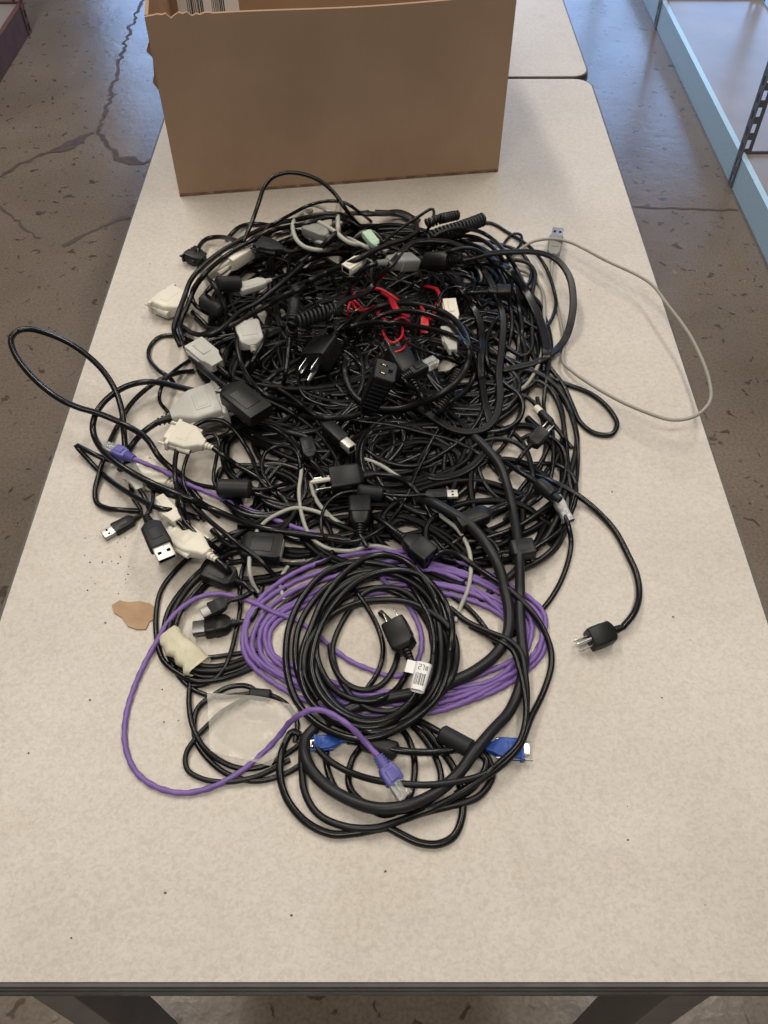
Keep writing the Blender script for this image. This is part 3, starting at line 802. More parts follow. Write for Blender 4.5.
# ---------------------------------------------------------------- left taped coil
TP = ['outermost black strand of the taped coil at the left', 'second black strand from outside in the taped coil at the left', 'third black strand from outside in the taped coil at the left', 'innermost black strand of the taped coil at the left']
cable('coiled_cable', TP[1], 2.7, K, [(262, 545), (232, 548), (206, 566), (184, 588), (168, 612), (164, 636), (170, 656), (182, 668), (205, 677), (232, 672), (258, 662)], 'cable')
cable('coiled_cable', TP[2], 3.0, SB, [(250, 549), (225, 556), (202, 574), (184, 594), (172, 616), (169, 640), (176, 658), (190, 668), (215, 671), (240, 665), (262, 656)], 'cable')
cable('coiled_cable', TP[3], 2.7, K, [(255, 560), (228, 564), (208, 580), (192, 596), (178, 618), (175, 640), (182, 656), (198, 665), (220, 666), (250, 657)], 'cable')
cable('coiled_cable', TP[0], 2.7, K, [(270, 527), (255, 528), (228, 535), (203, 547), (178, 568), (161, 591), (156, 616), (157, 640), (163, 660), (178, 673), (196, 681), (216, 680), (238, 674), (262, 664)], 'cable')
cable('thin_black_cable', 'thin black cable crossing the taped coil beside the flat display connector', 2.4, K,
      [(262, 540), (246, 560), (240, 585), (240, 610), (236, 632), (230, 655), (222, 672), (205, 684), (190, 686)], 'cable')
cable('thin_black_cable', 'thin black cable running sideways from tape wrap to purple bundle', 2.4, K, [(196, 659), (215, 657), (235, 654), (262, 650)], 'cable')
# the tape wrap
A_ = at(172, 640, TT + .012); B_ = at(196, 664, TT + .012)
tb = MB(); L_ = (B_ - A_).length * 1000
tb.loft([(-9, 20, 8, 4, 2, 1), (-4, 24, 10, 4, 1, 0), (2, 22, 11, 5, 0, 1), (L_ * .25, 26, 10, 5, -1, 0), (L_ * .45, 23, 12, 5, 1, 1), (L_ * .65, 27, 10, 5, 0, 0), (L_ * .85, 24, 12, 5, 1, 1), (L_, 28, 10, 5, -1, 0), (L_ + 5, 25, 11, 4, 1, 0)], 'masking_tape', n=4, caps=False)
X_ = (B_ - A_).normalized(); Y_ = Vector((0, 0, 1)).cross(X_).normalized(); Z_ = X_.cross(Y_)
o = tb.build('tape_wrap', None, Matrix.Translation(A_) @ Matrix((X_, Y_, Z_)).transposed().to_4x4() @ Matrix.Scale(.001, 4))
tag(o, 'yellowish translucent tape wrapped around the black coil at the left', 'tape')
for i in range(12):
    p = A_.lerp(B_, i / 11)
    for g in (-.012, -.006, 0, .006, .012): hw(p.x + Y_.x * g, p.y + Y_.y * g, .014, .005)

# ---------------------------------------------------------------- display / box connectors, lower left
cable('display_cable', 'black display cable whose flat connector points left inside the taped coil', 3.0, K, [(262, 585), (258, 605), (250, 620), (240, 622)], 'cable', b=('hdmi', (193, 629), dict(k=1.15, roll=12)))
cable('display_cable', 'black cable whose connector lies just above the flat display connector', 2.8, K, [(268, 580), (255, 590), (243, 597), (232, 600)], 'cable', b=('hdmi', (202, 614), dict(k=1.1, m='charcoal_plastic')))
cable('adapter_cable', 'black cable with a square block below the white connectors at left', 3.0, K, [(262, 600), (252, 590), (243, 583)], 'cable', b=('block', (206, 570), dict(w=30, h=16, k=.9)))
cable('adapter_cable', 'black cable with a large socket block, pale contacts facing right, above the purple loops', 3.2, K, [(212, 530), (222, 540), (230, 546)], 'cable', b=('block', (282, 550), dict(w=30, h=16, face='pale_grey_plastic', k=.95)))

# ---------------------------------------------------------------- white and grey connectors at the left
cable('serial_cable', 'black cable with the big pale grey connector at the left of the pile', 3.6, K,
      [(120, 470), (128, 452), (136, 440), (146, 430), (158, 422)], 'cable', b=('dsub', (233, 398), dict(m='pale_grey_plastic', w=37, h=17, rm='black_plastic', fm='white_plastic', tm='pale_grey_plastic', k=.84, lab='pale grey hooded connector')), sink=.6)
cable('serial_cable', 'black cable with a creamy white connector facing left, right below the pale grey one', 3.2, K,
      [(300, 520), (280, 495), (258, 478), (235, 464), (213, 448)], 'cable', b=('dsub', (166, 432), dict(m='white_plastic', w=36, h=16, k=.92, tm='white_plastic', fm='white_plastic', lab='creamy white connector')))
cable('serial_cable', 'black cable with a white connector lying beneath the left end of the purple cord', 3.2, K,
      [(205, 520), (195, 505), (186, 494), (176, 486)], 'cable', b=('dsub', (132, 468), dict(m='white_plastic', w=34, h=14, k=.9, tm='white_plastic', lab='white connector')))
cable('serial_cable', 'black cable with the lowest white connector, above the taped coil', 3.2, K,
      [(238, 585), (228, 570), (217, 560)], 'cable', b=('dsub', (168, 528), dict(m='white_plastic', w=32, h=15, k=.66, tm='white_plastic', lab='white connector')))
cable('serial_cable', 'black cable with a short cream connector between purple cord and usb plugs', 2.8, K,
      [(200, 540), (186, 530), (178, 522)], 'cable', b=('idc', (158, 500), dict(m='white_plastic', w=18, h=11, k=.46, lab='cream housing')))
cable('adapter_cable', 'black cable with a small label flag and clear housing below the violet boot', 2.6, K,
      [(150, 512), (146, 500), (140, 490)], 'cable', b=('idc', (130, 466), dict(m='pale_grey_plastic', w=14, h=8, k=.7)))
cable('usb_cable', 'black cable whose charcoal usb plug points down at the left of the pile', 2.4, K,
      [(150, 478), (153, 492), (152, 505), (146, 516)], 'usb cable', b=('usb', (168, 560), dict(m='charcoal_plastic', sm='bright_tin', k=1.2, lift=3)), sink=.7)
cable('usb_cable', 'black cable whose usb plug points left, the leftmost plug of the pile', 2.4, K,
      [(130, 482), (133, 498), (140, 508), (141, 515)], 'usb cable', b=('usb', (103, 536), dict(m='black_plastic', sm='dull_steel', k=1.1)), sink=.7)

# ---------------------------------------------------------------- long loops at the left
cable('black_cable', 'black cable folded in a hairpin at the far left edge of the pile', 3.0, K,
      [(200, 519), (180, 512), (158, 508), (142, 501), (119, 487), (100, 472), (86, 457), (78, 448, 12), (76, 445, 14), (86, 450, 14), (100, 457, 10), (112, 461), (124, 466)], 'cable')
cable('black_cable', 'black cable bent in a square corner below the hairpin at the left', 3.0, K,
      [(194, 371, 25), (178, 373, 22), (160, 380, 16), (144, 391, 12), (131, 404, 8), (121, 420), (112, 437), (105, 455), (99, 474), (95, 492), (97, 503), (106, 508), (122, 510), (140, 511)], 'cable')
cable('power_cable', 'black cord throwing a long loop over the left table edge above the floor', 3.6, K,
      [(200, 500), (180, 476), (160, 458), (146, 438, 20), (123, 424, 28), (100, 414, 36), (77, 407, 44), (60, 399, 50), (42, 386, 56), (26, 370, 60), (15, 354, 64), (11, 340, 66), (16, 332, 66), (28, 329, 66), (46, 333, 64), (69, 343, 58), (88, 356, 50), (104, 372, 40), (116, 392, 30), (122, 412, 20), (124, 432, 12), (126, 452, 6), (132, 470)], 'cord')

# ---------------------------------------------------------------- right-hand side, lower strands
cable('power_cable', 'black cord with a loop sticking out right of the pile below the grey loop', 3.1, K,
      [(490, 356), (520, 364), (545, 376), (566, 384), (591, 394), (608, 408), (617, 424), (612, 434), (594, 433), (580, 422), (572, 405), (563, 385), (545, 360), (540, 335)], 'cord')
cable('usb_cable', 'pale grey usb cable with a wide loop hanging over the right table edge', 2.1, 'beige_grey_pvc',
      [(552, 262, 12), (552, 280, 6), (556, 299), (561, 325), (564, 346), (563, 362, 10), (573, 372, 12), (605, 393, 18), (640, 410, 24), (674, 420, 30), (697, 415, 34), (710, 401, 36), (709, 380, 36), (692, 339, 34), (667, 304, 32), (650, 283, 30), (605, 260, 26), (569, 242, 22), (550, 239, 18), (532, 242, 10), (521, 249), (505, 262)], 'usb cable',
      a=('usb', (558, 229, 13), dict(m='mid_grey_plastic', sm='dull_steel', k=.78, roll=0), (552, 262, 13)))
cable('grey_cable', 'pale grey cable looping behind the black strands near the grey usb plug', 2.3, 'beige_grey_pvc',
      [(500, 262), (515, 268), (532, 276), (542, 290), (544, 312), (544, 340), (536, 370), (520, 390), (495, 393)], 'cable')
cable('power_cable', 'thin black cord making the outer right arc down from the coiled cord', 2.5, K,
      [(473, 226), (490, 223), (507, 232), (532, 249), (546, 268), (553, 287), (556, 305), (550, 322), (540, 332), (520, 340)], 'cord')
cable('thin_black_cable', 'thin black cable with a small knot-like loop right of the pile top', 2.0, K,
      [(500, 252), (505, 242), (513, 234), (521, 235), (521, 243), (514, 252), (505, 262), (498, 275)], 'cable')
cable('power_cable', 'black cord turning back beside the black three-slot connector at upper right', 2.6, K,
      [(430, 256), (440, 249), (457, 241), (482, 241), (502, 245), (521, 253), (531, 268), (529, 283), (519, 292), (505, 294)], 'cord')
for lab, pts, r, m in (
    ('black twin cord hooking back at a sharp bend near the grey cable', [(500, 262), (515, 260), (529, 264), (535, 274), (532, 295), (532, 330), (531, 350), (523, 356), (508, 348), (492, 336), (480, 325)], 3.0, SB),
    ('black cord sweeping the outermost right arc of the pile', [(505, 376), (519, 371), (536, 373), (552, 383), (565, 399), (573, 420), (577, 440), (574, 460), (567, 485), (560, 510), (548, 535), (530, 555), (505, 580), (480, 600)], 3.3, SB),
    ('black cord in the second right arc, inside the outermost one', [(511, 389), (527, 380), (542, 383), (554, 395), (561, 412), (565, 435), (567, 457), (569, 478), (572, 500), (566, 528), (556, 548), (540, 560), (520, 562), (500, 560)], 3.0, K),
    ('black cord dropping straight beside the white banded plug', [(505, 300), (520, 318), (548, 340), (546, 382), (544, 410), (552, 430), (552, 470), (545, 492), (530, 505), (510, 515)], 2.6, K),
    ('black cord rounding the pale table gap under the right arcs', [(534, 464), (552, 464), (566, 470), (575, 482), (574, 505), (560, 530), (540, 545), (522, 556), (500, 562)], 2.8, K),
    ('black cord curving outside the small pronged plug', [(519, 440), (534, 434), (548, 436), (561, 446), (566, 462), (560, 490), (545, 512), (528, 522)], 2.6, K),
    ('black strand parallel to the outermost right arc, thinner', [(560, 395), (571, 415), (577, 440), (578, 465), (575, 490), (566, 520), (550, 545)], 2.2, K)):
    cable('power_cable', lab, r, m, pts, 'cord')
cable('power_cable', 'black cord running out right to a lone three-pin plug on bare table', 3.4, K,
      [(520, 470), (548, 480), (577, 495), (598, 512), (615, 531), (628, 555), (637, 576), (639, 597), (634, 613), (623, 627)], 'cord', b=('nema', (578, 645), dict(k=1.0, roll=168, lift=1)), sink=.7)
cable('power_cable', 'black cord with silver tape at its end, arcing down right of the thick cables', 2.8, K,
      [(563, 512), (569, 528), (571, 546), (564, 574), (552, 597), (538, 614), (522, 628), (505, 640)], 'cord', a=('barrel', (556, 493), dict(r=13, m='black_plastic', tm='charcoal_plastic'), (566, 512)))
# ---------------------------------------------------------------- purple network cable: one long cable, both plugs in view
def purple():
    pts = [(134, 459), (146, 464), (165, 472), (185, 483), (209, 493), (232, 503), (255, 512), (278, 521), (300, 529), (325, 536), (355, 543), (384, 550), (410, 559), (440, 568), (475, 578), (505, 592), (530, 612), (544, 638)]
    # six windings of the bundle
    rr = random.Random(12)
    for i in range(6):
        L = 240 + 5.5 * i; T = 553 + 7 * i + (3 if i > 2 else 0); Rr = 547 - 4.5 * i; Bm = 716 - 5 * i
        cx = (L + Rr) / 2; rx = (Rr - L) / 2; cy = (T + Bm) / 2; ry = (Bm - T) / 2
        for k in range(12):
            a = 2 * math.pi * (k + .5) / 12
            x = cx + rx * math.cos(a) * (1 + rr.uniform(-.03, .03)); y = cy + ry * math.sin(a) * (1 + rr.uniform(-.07, .07))
            x += 8 * math.sin(a) * 0; y += (6 if math.cos(a) < 0 else -4) * math.sin(a * 2) * .6
            pts.append((x, y))
    pts += [(470, 586), (430, 570), (395, 574), (382, 577), (401, 596), (414, 615), (421, 634), (420, 655), (408, 673), (390, 676), (374, 671), (350, 661), (330, 646), (316, 634), (298, 621), (273, 612), (257, 604), (240, 598), (219, 594), (200, 597), (184, 606), (169, 621), (157, 641), (145, 663), (134, 688), (126, 716), (125, 744), (134, 769), (152, 785), (180, 793), (209, 788), (237, 774), (262, 754), (280, 735, 8), (290, 722, 24), (300, 715, 42), (311, 710, 50), (324, 711, 52), (340, 719, 50), (355, 731, 46), (366, 743, 38), (378, 756, 30)]
    cable('network_cable', 'long purple network cable coiled in the pile, trailing a big loop to the left', 2.55, 'purple_pvc', pts, 'network cable',
          a=('rj45', (106, 447), dict(k=1.05, lift=6), (134, 459)), b=('rj45', (405, 797, 18), dict(k=1.25, pm='clear_plastic'), (378, 756, 30)), kind='twisted', sink=.62, soft=6, ghost=True)
cable('thin_black_cable', 'thin black cord tangled under the purple bundle', 2.6, K, [(250, 640), (290, 600), (350, 570), (410, 575), (470, 610), (500, 650)], 'cord')
purple()

# yellow-white tie on the bundle
# ---------------------------------------------------------------- grey thin cords across the middle
for lab, pts, r in (
    ('pale grey thin cord standing upright left of the black three-pin plug', [(302, 456, 40), (301, 475), (299, 491), (302, 516), (311, 537), (327, 548), (350, 551), (373, 546), (398, 551), (420, 560)], 2.2),
    ('pale grey thin cord curving down past the steel blades of the black plug', [(314, 466), (311, 482), (317, 501), (332, 518), (348, 531), (360, 540)], 2.4),
    ('pale grey thin cord arching left over the purple strand', [(350, 531), (337, 521), (325, 515), (311, 510), (295, 508), (282, 512), (265, 522), (255, 535), (250, 553), (250, 574), (257, 591), (266, 599)], 2.2),
    ('short pale grey cord arc beside the left purple windings', [(305, 560), (292, 563), (284, 572), (280, 584), (284, 600)], 2.2),
    ('pale grey cord running diagonally down to the bundle right side', [(340, 455), (350, 457), (364, 459), (380, 465), (394, 474), (407, 484), (423, 498), (440, 515), (458, 530), (468, 547), (471, 566), (468, 589), (461, 606), (455, 622)], 2.3)):
    cable('grey_cable', lab, r, 'grey_pvc', pts, 'cord')

# ---------------------------------------------------------------- middle strands
MID = [
    ('black cord arching down right of the centre gap, thin and shiny', [(480, 330), (481, 362), (482, 382), (485, 403), (490, 424), (489, 444), (478, 461), (461, 473), (437, 478), (421, 474), (404, 462)], 2.7, 'twin', K),
    ('black loop around the pale gap right of centre', [(478, 352), (492, 370), (506, 385), (518, 394), (523, 405), (520, 418), (509, 428), (494, 432), (470, 428), (455, 418)], 2.8, 'round', K),
    ('black cord curving over the small pronged plug from the left', [(455, 470), (472, 448), (490, 440), (511, 441), (525, 450), (531, 466), (532, 485), (520, 505), (505, 520)], 2.8, 'round', SB),
    ('black cord swinging low under the usb plug with white tip', [(358, 430), (362, 445), (376, 457), (397, 465), (420, 465), (445, 452), (470, 432), (482, 412), (485, 390)], 2.7, 'round', K),
    ('black cord reaching from the centre to the thick cables', [(300, 425), (335, 420), (365, 422), (395, 426), (420, 432), (450, 440), (480, 455), (500, 475)], 2.4, 'round', K),
    ('black cord rising steeply beside the usb plug', [(410, 486), (420, 465), (432, 440), (445, 418), (452, 395), (455, 370)], 2.0, 'round', K),
    ('black cord running left to right below the socket block', [(290, 400), (310, 412), (335, 417), (360, 417)], 3.0, 'round', K),
    ('black cord crossing above the three-pin plug at left centre', [(285, 330), (305, 350), (325, 372), (345, 395), (358, 405)], 2.3, 'round', K),
    ('glossy black cord looping left of the socket block', [(298, 350), (298, 375), (303, 395), (322, 405), (345, 406), (360, 400)], 2.2, 'round', K),
    ('black cord with the long run from upper left to socket block', [(330, 325), (330, 340), (338, 352), (352, 362), (366, 374)], 2.6, 'round', SB),
    ('black cord below the black inlet connector, going to the right', [(430, 530), (460, 522), (490, 510), (515, 500), (540, 492)], 3.0, 'round', K),
    ('black cord crossing flat beneath the taped barrel', [(440, 545), (480, 540), (515, 528), (540, 512), (556, 498), (566, 480)], 3.0, 'round', K),
    ('black cord lowest between thick cable and right edge', [(500, 585), (520, 570), (540, 560), (556, 545), (566, 525)], 3.0, 'round', SB),
    ('thin black cord curling near the hollow square connector', [(430, 560), (450, 545), (470, 535), (490, 540), (500, 555), (495, 575), (480, 580)], 2.0, 'round', K),
    ('thin black cord bundle strand left of the thick cable', [(420, 520), (440, 545), (455, 560), (470, 572)], 2.0, 'round', K),
    ('black cord on the left flank dropping from the flat black box', [(262, 418), (280, 430), (305, 437), (320, 448), (330, 465)], 3.4, 'round', SB),
    ('black cord passing below the flat black box toward the centre', [(196, 446, 'u'), (212, 440, 'u'), (228, 434), (245, 425), (262, 424), (285, 436), (300, 455), (305, 480)], 2.8, 'round', K),
    ('black strand looping round the pale gap left of the grey cord', [(300, 500), (275, 490), (262, 470), (266, 452), (282, 446), (296, 452), (300, 470), (290, 492)], 2.4, 'round', K),
    ('thick black strand slanting below the purple strand at left', [(140, 481), (161, 491), (188, 500), (209, 508), (232, 518), (257, 527), (300, 534), (345, 540), (380, 548)], 3.6, 'round', K),
    ('double black strand climbing from the taped coil to the white connector', [(285, 590), (262, 562), (236, 542), (212, 523), (195, 508), (183, 493), (177, 478)], 2.5, 'round', K),
    ('black strand beside the double one, bent left at its top', [(232, 560), (205, 540), (190, 528), (181, 515), (178, 500), (186, 488)], 2.6, 'round', K),
    ('black strand under the ferrite bead at the left', [(176, 470, 'u'), (190, 482, 'u'), (215, 488), (245, 492), (270, 498), (295, 510)], 2.6, 'round', K),
    ('upright black loop over the white connector, outer of the pair', [(300, 505), (275, 494), (260, 480), (252, 458), (238, 435), (224, 422, 30), (208, 420, 34), (192, 428, 32), (180, 442, 26), (175, 462, 18), (176, 485), (182, 505), (190, 530)], 2.6, 'round', K),
    ('upright black loop over the white connector, inner of the pair', [(250, 512), (228, 500), (214, 482), (216, 460), (219, 443, 20), (214, 434, 26), (205, 435, 28), (194, 444, 24), (186, 460, 16), (183, 480), (192, 500), (204, 515)], 2.0, 'round', K),
    ('black cord tucked low at left behind the grey triangular connector', [(215, 352), (200, 345), (178, 336), (160, 337), (150, 347), (149, 358), (158, 370), (170, 378), (176, 388)], 2.6, 'round', K),
    ('thin black cord falling left of the grey triangular connector', [(190, 360), (178, 368), (167, 378), (160, 392), (160, 402), (168, 412)], 2.2, 'round', K)]
for lab, pts, r, kd, m in MID:
    cable('black_cable', lab, r * 1.08, m, pts, 'cord', kind=kd)
# left arc of the big round loop with heavy black cord
cable('power_cable', 'heavy black cord making the large round arc at the left, over the violet boot', 3.7, K,
      [(262, 402), (230, 396), (200, 392, 30), (182, 388, 28), (161, 383, 26), (144, 382, 24), (125, 387, 22), (106, 400, 18), (95, 416, 14), (93, 431, 12), (100, 447), (117, 463), (138, 476), (160, 487), (185, 497), (204, 505), (220, 516)], 'cord')
cable('adapter_cable', 'black cord with a ferrite bead and grey tip, lying under purple strand', 2.4, K,
      [(300, 480), (282, 485), (265, 489), (252, 489)], 'cable', b=('ferrite', (217, 488), dict(r=17)))

# ---------------------------------------------------------------- plugs sitting in the middle of the pile
cable('power_cable', 'black cord with a three-pin plug pointing left, centre of the pile, white ground pin', 3.0, K,
      [(440, 540), (425, 505), (410, 485), (392, 476), (376, 474)], 'cord', b=('nema', (314, 484), dict(k=.95, gm='white_plastic', roll=165, lift=5)))
cable('power_cable', 'black cord with a three-pin plug pointing down left, left of the socket block', 3.0, K,
      [(375, 318), (358, 318), (345, 324), (336, 332)], 'cord', b=('nema', (307, 374), dict(k=1.0, roll=20, lift=6)))
cable('power_cable', 'black cord with a three-pin plug pointing up, just right above the socket block', 3.0, K,
      [(440, 440), (432, 415), (424, 400), (417, 388)], 'cord', b=('nema', (389, 342), dict(k=.8, gm='white_plastic', roll=15, lift=16)))
cable('telephone_cable', 'black cord ending in a small clear modular plug, centre of the pile', 2.0, K,
      [(470, 450), (450, 420), (430, 400), (412, 388), (402, 378)], 'cord', b=('rj45', (436, 361), dict(m='black_plastic', k=1.0, lift=12)))
cable('printer_cable', 'black cable with a square silver-tipped plug pointing down right in the centre', 2.6, K,
      [(295, 395), (305, 408), (318, 418)], 'usb cable', b=('usbb', (352, 449), dict(k=.95, lift=8)))
cable('power_cable', 'black cord with a small two-blade plug standing left of the centre', 2.8, K,
      [(330, 500), (326, 480), (318, 468), (312, 462)], 'cord', b=('block', (306, 440), dict(w=22, h=16, face='brass', lift=6)))
cable('power_cable', 'black cord with an inlet connector seen from above, right of the round loop', 3.2, K,
      [(340, 505), (362, 512), (380, 520), (396, 532)], 'cord', b=('c13', (431, 558), dict(k=1.05, lift=6, roll=180)))
cable('power_cable', 'black cord with a rounded square connector inside the thin round loop', 2.8, K,
      [(372, 555), (366, 545), (360, 535)], 'cord', b=('c13', (360, 500), dict(k=1.1, lift=3, roll=180)))
cable('usb_cable', 'black cable with ferrite bead, round loop and white-tipped usb plug at centre right', 1.9, K,
      [(418, 495), (405, 496), (383, 494), (357, 491), (340, 494), (327, 504), (321, 521), (324, 536), (337, 542), (356, 541), (377, 532), (395, 515), (408, 494), (418, 470), (430, 448), (440, 430)], 'usb cable',
      a=('usb', (458, 494), dict(sm='bright_tin', m='black_plastic', k=.95, lift=5)), mids=[('ferrite', (358, 491), (383, 494), dict(r=16, k=1.1, up=4))])
cable('adapter_cable', 'black cable with a hollow square connector beside the thick cables at right', 2.6, K,
      [(470, 560), (490, 556), (503, 552)], 'cable', b=('block', (534, 548), dict(w=30, h=20, face='slot_black', lift=2)))
cable('adapter_cable', 'black cable with a long tapered connector slanting left of the thick cable', 2.6, K,
      [(520, 500), (505, 507), (497, 510)], 'cable', b=('block', (458, 524), dict(w=20, h=14, lift=2)))
cable('power_cable', 'black cord with a white band on its plug near the right arcs', 2.4, K,
      [(572, 448), (564, 438), (557, 429)], 'cord', b=('barrel', (536, 408), dict(r=11, rt=10, tm='white_plastic', lift=6)))
cable('power_cable', 'black cord with a small plug, its steel pins pointing up right', 2.6, K,
      [(500, 480), (512, 468), (520, 458), (526, 450)], 'cord', b=('nema', (550, 425), dict(k=.9, roll=10, lift=4)))
cable('adapter_cable', 'black cable with a large teardrop barrel at the right, above silver tape', 3.0, K,
      [(490, 450), (505, 462), (520, 472), (530, 478)], 'cable', b=('barrel', (560, 500), dict(r=16, rt=8, tm='charcoal_plastic', lift=4)))
# silver tape sleeve
A_ = at(556, 497, TT + .020); B_ = at(569, 522, TT + .014); sb = MB(); L_ = (B_ - A_).length * 1000
sb.loft([(0, 11, 9, 3), (L_ * .3, 13, 9.5, 3), (L_ * .6, 11, 10, 3), (L_, 13, 9, 3)], 'silver_tape', n=4, caps=False)
X_ = (B_ - A_).normalized(); Y_ = Vector((0, 0, 1)).cross(X_).normalized(); Z_ = X_.cross(Y_)
o = sb.build('silver_tape', None, Matrix.Translation(A_) @ Matrix((X_, Y_, Z_)).transposed().to_4x4() @ Matrix.Scale(.001, 4)); tag(o, 'crumpled silver tape wrapped on a black cord at the right side', 'tape')

# ---------------------------------------------------------------- upper left connectors
cable('monitor_cable', 'black cable whose white connector sticks out farthest at the upper left', 3.2, K,
      [(230, 345), (215, 335), (203, 322), (192, 312)], 'cable', b=('dsub', (157, 296), dict(m='white_plastic', w=36, h=17, k=1.08, tm='white_plastic', fm='white_plastic', im='charcoal_plastic', lift=4, lab='white connector')), sink=.6)
cable('monitor_cable', 'black cable with two joined cream connectors in line at the upper left', 3.0, K,
      [(222, 318), (205, 312), (194, 303), (192, 292), (199, 280)], 'cable', b=('dsub', (232, 255), dict(m='white_plastic', w=26, h=14, k=.85, tm='white_plastic', fm='white_plastic', lift=14, lab='cream connector')), sink=.6)
cable('monitor_cable', 'black cable with a cream hood, upper end of the joined cream pair', 3.0, K,
      [(290, 232), (272, 236), (256, 243)], 'cable', b=('block', (226, 262), dict(m='white_plastic', w=26, h=16, lift=16, lab='cream hood')), sink=.6)
cable('monitor_cable', 'black cable with a dark connector behind the cream pair, upper left', 3.2, SB,
      [(325, 246), (305, 250), (290, 252)], 'cable', b=('dsub', (252, 243), dict(m='charcoal_plastic', w=30, h=15, k=.9, tm='charcoal_plastic', fm='charcoal_plastic', lift=0)), sink=.7)
cable('monitor_cable', 'black cable with a dark connector at the far upper left, bluish sheen on top', 3.0, K,
      [(225, 262), (214, 262), (208, 262)], 'cable', b=('dsub', (186, 252), dict(m='black_plastic', w=28, h=15, k=1.15, tm='charcoal_plastic', fm='charcoal_plastic', im='violet_blue_plastic', lift=4)), sink=.7)
cable('adapter_cable', 'black cable with a ferrite bead right of the upper left white connector', 3.0, K,
      [(262, 330), (240, 320), (224, 312)], 'cable', b=('ferrite', (202, 300), dict(r=17, lift=8)))
cable('adapter_cable', 'black cable with a blunt round bead beside the frosted flat plug', 3.0, K,
      [(200, 300), (208, 290), (216, 284)], 'cable', b=('ferrite', (240, 284), dict(r=19, lift=8)))
cable('grey_plug_cable', 'black cable with a frosted grey flat plug slanting at the upper left', 2.6, K,
      [(330, 262), (305, 270), (285, 275), (271, 280)], 'cable', b=('block', (239, 290), dict(m='pale_grey_plastic', w=19, h=10, k=1.0, lift=14, lab='frosted grey plug')))
cable('grey_plug_cable', 'black cable with a pale grey box-shaped connector below the crossing strands', 2.8, K,
      [(262, 375), (258, 362), (254, 352)], 'cable', b=('block', (247, 325), dict(m='pale_grey_plastic', w=30, h=16, k=.95, lift=6, lab='pale grey box connector')))
cable('grey_plug_cable', 'black cable with a pale grey triangular connector at the left flank', 2.8, K,
      [(240, 385), (228, 375), (218, 366)], 'cable', b=('idc', (194, 346), dict(m='pale_grey_plastic', w=24, h=14, k=.62, lift=6, lab='pale grey connector')))
cable('adapter_cable', 'black cord with a flat black inline box on the left flank of the pile', 3.6, SB,
      [(179, 325), (182, 338), (192, 358), (205, 371), (219, 382)], 'cord', b=('block', (262, 416), dict(w=27, h=13, k=.8, lift=10)), sink=.7)

# ---------------------------------------------------------------- coiled handset cords
def coiled(label, pts, R, r, pitch, lift=0):
    p0 = at(*pts[0][:2], TT); root = empty('coiled_handset_cable', (p0.x, p0.y, TT), label, 'cord')
    ax = settle(pts, R * .001, pts[0][2] * .001, pts[-1][2] * .001, sink=.8, step=.003) if len(pts[0]) > 2 else settle(pts, R * .001)
    d = np.r_[0, np.cumsum(np.linalg.norm(np.diff(ax, axis=0), axis=1))]; n = int(d[-1] / (pitch * .001) * 14)
    out = []
    T = np.gradient(ax, axis=0); T /= np.linalg.norm(T, axis=1)[:, None]
    for i in range(n):
        s = d[-1] * i / n; c = np.array([np.interp(s, d, ax[:, k]) for k in range(3)]); t = np.array([np.interp(s, d, T[:, k]) for k in range(3)])
        t /= np.linalg.norm(t); a = np.cross(t, [0, 0, 1.0]); a /= np.linalg.norm(a); b_ = np.cross(a, t); th = 2 * math.pi * s / (pitch * .001)
        rr = (R - r) * .001; out.append(c + a * rr * math.cos(th) + b_ * rr * math.sin(th) + [0, 0, lift * .001])
    tube(out, r * .001, 'charcoal_pvc', 'coil', root)
coiled('black coiled handset cord at the top right rim of the pile', [(426, 240, 50), (440, 234, 50), (460, 228, 46), (484, 219, 40)], 10, 2.3, 6.2)
coiled('second black coiled handset cord, directly left behind the rim one', [(426, 224, 40), (440, 219, 44), (458, 215, 40)], 7.5, 1.9, 5.2)
coiled('black coiled handset cord left of the red wires', [(298, 322, 74), (315, 316, 74), (336, 309, 74)], 9.5, 2.1, 5.4)
coiled('black coiled handset cord dropping steeply left of the centre', [(296, 290, 45), (294, 305, 45), (292, 325, 45), (292, 350, 40)], 7.5, 1.8, 5.0)
coiled('small black coiled cord right of the clear modular plug', [(458, 372, 50), (452, 385, 50), (445, 400, 45), (438, 410, 40)], 6.0, 1.6, 4.4)

# ---------------------------------------------------------------- grey cables and white plugs at the top
GT = 'mid_grey_plastic'
for lab, pts, r in (
    ('light grey cable looping at the top of the pile, left curl', [(345, 244, 70), (330, 250, 66), (317, 250, 64), (303, 246, 62), (295, 237, 62), (293, 224, 62), (299, 214, 64), (312, 210, 66)], 3.0),
    ('light grey cable slanting through the top left curl', [(298, 211, 66), (315, 220, 68), (334, 231, 70), (348, 242, 70), (365, 246, 68), (384, 248, 60)], 3.1),
    ('light grey cable standing upright at the top rim of the pile', [(339, 204, 66), (338, 214, 70), (338, 226, 72), (339, 240, 70), (340, 254, 60)], 3.2),
    ('light grey cable arching over the green plug', [(349, 250, 66), (353, 241, 72), (362, 233, 76), (372, 232, 76), (380, 239, 72), (383, 248, 66)], 2.8),
    ('light grey cable crossing flat beneath the green plug', [(330, 244, 62), (345, 238, 66), (360, 244, 66), (378, 252, 62), (392, 250, 56)], 2.8),
    ('light grey cable bent at the rim left of the upright one', [(300, 209, 62), (312, 205, 66), (326, 210, 68), (334, 220, 66), (330, 232, 62), (318, 238, 58)], 2.8),
    ('light grey cable hidden low behind the top left curl', [(300, 232, 56), (312, 240, 58), (330, 244, 60), (350, 246, 60)], 2.6)):
    cable('grey_cable', lab, r, 'grey_pvc', pts, 'cable')
